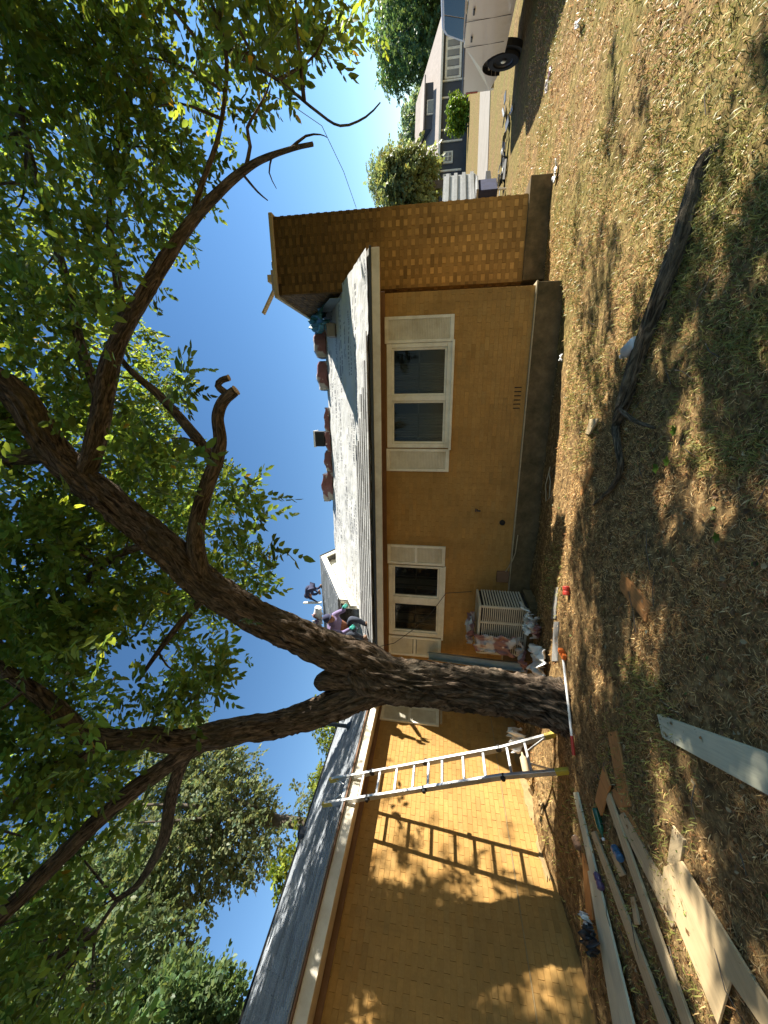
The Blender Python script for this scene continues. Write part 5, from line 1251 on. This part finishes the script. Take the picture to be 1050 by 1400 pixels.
# shed dormers
for (a0, a1, zt) in ((hx(165), hx(100), 5.1), (hx(245), hx(205), 4.4)):
    hbox('dormer', M['bluehouse'], a0, a1, 0.6, 4, ze+.2, zt-.2); MB().prism([HP(a0-.4, .1, zt-.25), HP(a1+.4, .1, zt-.25), HP(a1+.4, 4.2, zt+.6), HP(a0-.4, 4.2, zt+.6)], (0, 0, .14)).build('dormer_roof', M['rooftan'], nb)
    d_ = hbox('window', M['white'], (a0+a1)/2-1.1, (a0+a1)/2+.6, .5, .62, ze+.8, zt-.45); hbox('pane', M['farglass'], (a0+a1)/2-.95, (a0+a1)/2+.45, .46, .5, ze+.9, zt-.55, d_)
# porch windows: a wide white band with four panes
fr = hbox('window', M['white'], hx(108), hx(50), -.12, 0, zf(628), zf(606))
for k in range(4): hbox('pane', M['farglass'], hx(105-k*13.5), hx(96.5-k*13.5), -.17, -.12, zf(625), zf(609), fr)
for py in (110, 133, 177, 193, 233): hbox('trim_post', M['white'], hx(py)-.09, hx(py)+.09, -.1, 0, .5, ze-.03)
for (pa, pb, za, zb) in ((223, 207, 620.5, 607.5), (250, 238, 619, 608)):
    fr = hbox('window', M['white'], hx(pa), hx(pb), -.12, 0, zf(za), zf(zb)); hbox('pane', M['farglass'], hx(pa-2.5), hx(pb+2.5), -.16, -.12, zf(za-2), zf(zb+2), fr)
    hbox('muntin', M['white'], hx((pa+pb)/2)-.05, hx((pa+pb)/2)+.05, -.19, -.16, zf(za-2), zf(zb+2), fr); hbox('muntin', M['white'], hx(pa-2.5), hx(pb+2.5), -.195, -.165, (zf(za)+zf(zb))/2-.05, (zf(za)+zf(zb))/2+.05, fr)
# shrub in front of it and trees around it
def fartree(px, py, dep, label, rr, zc, rz, n, mat, seed, leaf=.3, tint=(1, 1, 1), cat='tree', name='street_tree', tr=.25, thr=.4, length=.9):
    c_ = pd(px, py, dep); return tree(name, label, (c_[0], c_[1]), zc*2, (c_[0], c_[1], zc), (rr, rr, rz), n, mat, leaf, length, 9, tr, seed, thr=thr, freq=.35, tint=tint, cat=cat)
fartree(620, 156, 38, 'round green shrub in front of the dark blue house', 1.35, 1.3, 1.35, 500, M['leafyellow'], 61, .22, (.8, 1, .8), 'shrub', 'garden_shrub', .08, .3, .5)
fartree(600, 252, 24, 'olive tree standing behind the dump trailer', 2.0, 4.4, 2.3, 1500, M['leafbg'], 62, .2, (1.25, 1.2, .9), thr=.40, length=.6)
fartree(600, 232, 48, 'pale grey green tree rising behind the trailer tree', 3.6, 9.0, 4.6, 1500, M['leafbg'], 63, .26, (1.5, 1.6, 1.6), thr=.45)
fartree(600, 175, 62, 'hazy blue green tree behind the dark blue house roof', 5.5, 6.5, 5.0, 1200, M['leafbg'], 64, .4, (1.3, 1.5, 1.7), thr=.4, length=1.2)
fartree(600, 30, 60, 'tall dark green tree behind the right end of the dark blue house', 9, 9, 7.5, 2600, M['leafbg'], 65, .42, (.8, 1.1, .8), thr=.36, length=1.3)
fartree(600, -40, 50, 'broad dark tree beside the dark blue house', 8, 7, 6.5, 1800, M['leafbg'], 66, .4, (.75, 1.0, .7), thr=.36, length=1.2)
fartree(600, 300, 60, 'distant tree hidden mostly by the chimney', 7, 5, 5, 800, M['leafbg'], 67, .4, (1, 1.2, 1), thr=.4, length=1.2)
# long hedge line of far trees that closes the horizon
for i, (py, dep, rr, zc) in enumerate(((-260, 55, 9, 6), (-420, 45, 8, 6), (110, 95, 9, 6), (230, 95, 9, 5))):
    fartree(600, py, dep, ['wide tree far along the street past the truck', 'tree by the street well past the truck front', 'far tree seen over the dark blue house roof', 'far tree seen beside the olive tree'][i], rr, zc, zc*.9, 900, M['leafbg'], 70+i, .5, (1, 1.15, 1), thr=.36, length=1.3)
# service wire to the house and lines along the street
tag(MB().tube([pd(350, 118, 7.0), pd(405, 148, 8.5), pd(440, 172, 10.5), pd(470, 235, 12.5), pd(487, 284, 14)], .009, 6).build('service_wire', M['black'], smooth=True), 'dark service wire drooping from the leaves to behind the chimney', 'wire')

# ------------------------------------------------------------------ grass, straw and fallen leaves
def in_house(x, y): return ((x < XB+.03) | ((y > YA-.05) & (x < XC+.05)) | ((x > 1.9) & (x < 3.6) & (y > 7.45) & (y < 9.8)))
r = np.random.default_rng(17); n = 700000
rad = 1.0*(13.0/1.0)**r.random(n); ang = r.uniform(math.radians(-78), math.radians(62), n); vx = np.array([fwd[0], fwd[1]]); yaw0 = math.atan2(vx[1], vx[0])
x = rad*np.cos(yaw0-ang); y = rad*np.sin(yaw0-ang)
ok = ~in_house(x, y); cl = vnoise(np.stack([x*3.0, y*3.0, x*0], 1), 71); pt = vnoise(np.stack([x*.8, y*.8, x*0], 1), 72)
green = smooth(-.8, 2.4, x)*.5*smooth(5.5, 2.6, y)+.20*(pt > .58)+.10*smooth(3, 8, x)
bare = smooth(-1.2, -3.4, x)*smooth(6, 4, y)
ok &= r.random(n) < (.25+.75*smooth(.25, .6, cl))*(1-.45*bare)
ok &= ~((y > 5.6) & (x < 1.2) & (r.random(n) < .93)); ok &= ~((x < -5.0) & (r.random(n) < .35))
x, y, green, rad, bare, pt = x[ok], y[ok], green[ok], rad[ok], bare[ok], pt[ok]; n = len(x); z = gheight(x, y)
isg = r.random(n) < green
L = np.where(isg, r.uniform(.025, .07, n), r.uniform(.015, .055, n))*(.75+.35*np.sqrt(rad/3)); W_ = np.where(isg, .0046, .0042)*(.7+.55*rad/3)
yaw = r.uniform(0, 2*math.pi, n); el = np.where(isg, r.normal(.85, .3, n), r.normal(.22, .28, n)); el = np.clip(el, -.02, 1.45)
d = np.stack([np.cos(yaw)*np.cos(el), np.sin(yaw)*np.cos(el), np.sin(el)], 1); s = np.stack([-np.sin(yaw), np.cos(yaw), r.normal(0, .25, n)], 1); bend = np.stack([np.cos(yaw), np.sin(yaw), -1.1*np.ones(n)], 1)
p0 = np.stack([x, y, z-.004], 1); p1 = p0+d*(L*.55)[:, None]; p2 = p0+d*L[:, None]+bend*(L*np.where(isg, .22, .10))[:, None]; p2[:, 2] = np.maximum(p2[:, 2], z+.001)
V = np.stack([p0-s*W_[:, None]/2, p0+s*W_[:, None]/2, p1+s*W_[:, None]*.45, p1-s*W_[:, None]*.45, p2], 1).reshape(-1, 3)
straw = np.array([.66, .425, .17]); pale = np.array([.78, .57, .29]); brown = np.array([.30, .155, .06]); rust = np.array([.50, .24, .10]); gr = np.array([.17, .185, .04]); gy2 = np.array([.44, .39, .12])
t = r.random((n, 1)); u = r.random((n, 1)); C_ = np.where(u < .46, straw, np.where(u < .62, pale, np.where(u < .80, brown, rust)))
C_ = np.where(bare[:, None] > r.random((n, 1))*1.5, C_*.58, C_); gc = gr*(1-t)+gy2*t; C_ = np.where(isg[:, None], gc, C_)*np.clip(r.normal(1, .2, (n, 1)), .5, 1.6)  # blades on the bare soil darkened in colour to deepen the tree's shade
b = np.arange(n)[:, None]*5
F = np.concatenate([b+np.array([0, 1, 2]), b+np.array([0, 2, 3]), b+np.array([3, 2, 4])])
print('blades', n)
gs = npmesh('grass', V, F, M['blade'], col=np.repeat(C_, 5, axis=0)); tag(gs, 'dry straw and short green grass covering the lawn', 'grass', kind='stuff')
# fallen leaves, small and curled
n = 4200; rad = 1.1*(9/1.1)**r.random(n); ang = r.uniform(-1.35, 1.0, n); x = rad*np.cos(yaw0-ang); y = rad*np.sin(yaw0-ang); ok = ~in_house(x, y) & (r.random(n) < (.15+.85*smooth(1.0, -2, x))); x, y = x[ok], y[ok]; n = len(x); z = gheight(x, y)+.018
yaw = r.uniform(0, 6.28, n); pit = r.normal(0, .35, n); sc = r.uniform(.018, .042, n); A = LEAF[None]*np.array([1, .9, 2.2])*sc[:, None, None]
cp, sp_ = np.cos(pit)[:, None], np.sin(pit)[:, None]; X, Z = A[..., 0]*cp+A[..., 2]*sp_, -A[..., 0]*sp_+A[..., 2]*cp; cy, sy = np.cos(yaw)[:, None], np.sin(yaw)[:, None]
V = np.stack([X*cy-A[..., 1]*sy+x[:, None], X*sy+A[..., 1]*cy+y[:, None], Z+z[:, None]], -1).reshape(-1, 3)
pal = np.array([(.24, .14, .06), (.33, .22, .10), (.42, .33, .19), (.16, .09, .045), (.12, .16, .04), (.36, .36, .24)]); C_ = pal[r.choice(6, n, p=[.34, .24, .06, .27, .07, .02])]*np.clip(r.normal(1, .2, (n, 1)), .5, 1.5)
b = np.arange(n)[:, None]*6; F = np.concatenate([b+np.array([0, 1, 2, 3]), b+np.array([0, 3, 4, 5])])
tag(npmesh('fallen_leaves', V, F, M['blade'], col=np.repeat(C_, 6, axis=0)), 'small curled dead leaves scattered over the lawn', 'leaves', kind='stuff')
# twigs on the ground
tw = MB()
for k in range(60):
    rd_ = 1.3*(7/1.3)**random.random(); a_ = yaw0-random.uniform(-1.2, .9); X_, Y_ = rd_*math.cos(a_), rd_*math.sin(a_)
    if in_house(np.array([X_]), np.array([Y_]))[0]: continue
    l_, b_ = random.uniform(.08, .35), random.uniform(0, 6.28); z0 = gheight(np.array([X_]), np.array([Y_]))[0]+.02; P0 = np.array([X_, Y_, z0]); dd = np.array([math.cos(b_), math.sin(b_), 0])
    tw.tube([P0, P0+dd*l_*.5+np.array([0, 0, random.uniform(0, .03)])+np.array([-dd[1], dd[0], 0])*random.uniform(-.03, .03), P0+dd*l_], [.0035, .003, .0015], 5)
tag(tw.build('fallen_twigs', M['barkbg']), 'thin dry twigs scattered over the lawn', 'twigs', kind='stuff')
# a few broad green weeds
for i, (px, py) in enumerate(((920, 632), (905, 640), (990, 735), (930, 590))):
    q = zp(px, py); w0 = thing('weed', (q[0], q[1], 0), 'small broadleaf weed in the shaded grass beyond the orange board', 'weed', 'weeds in the shaded lawn'); V = []; F = []
    for k in range(5):
        a_ = k*1.26+i; s_ = random.uniform(.03, .05); Lf = LEAF*np.array([s_, s_*.9, s_]); c_, d_ = math.cos(a_), math.sin(a_)
        for p in Lf: V.append((q[0]+p[0]*c_-p[1]*d_, q[1]+p[0]*d_+p[1]*c_, .03+p[2]+p[0]*.4))
        F += [(k*6, k*6+1, k*6+2, k*6+3), (k*6, k*6+3, k*6+4, k*6+5)]
    npmesh('leaves', np.array(V), np.array(F), M['leafyellow'], w0, col=np.tile([.4, .6, .45], (len(V), 1)))
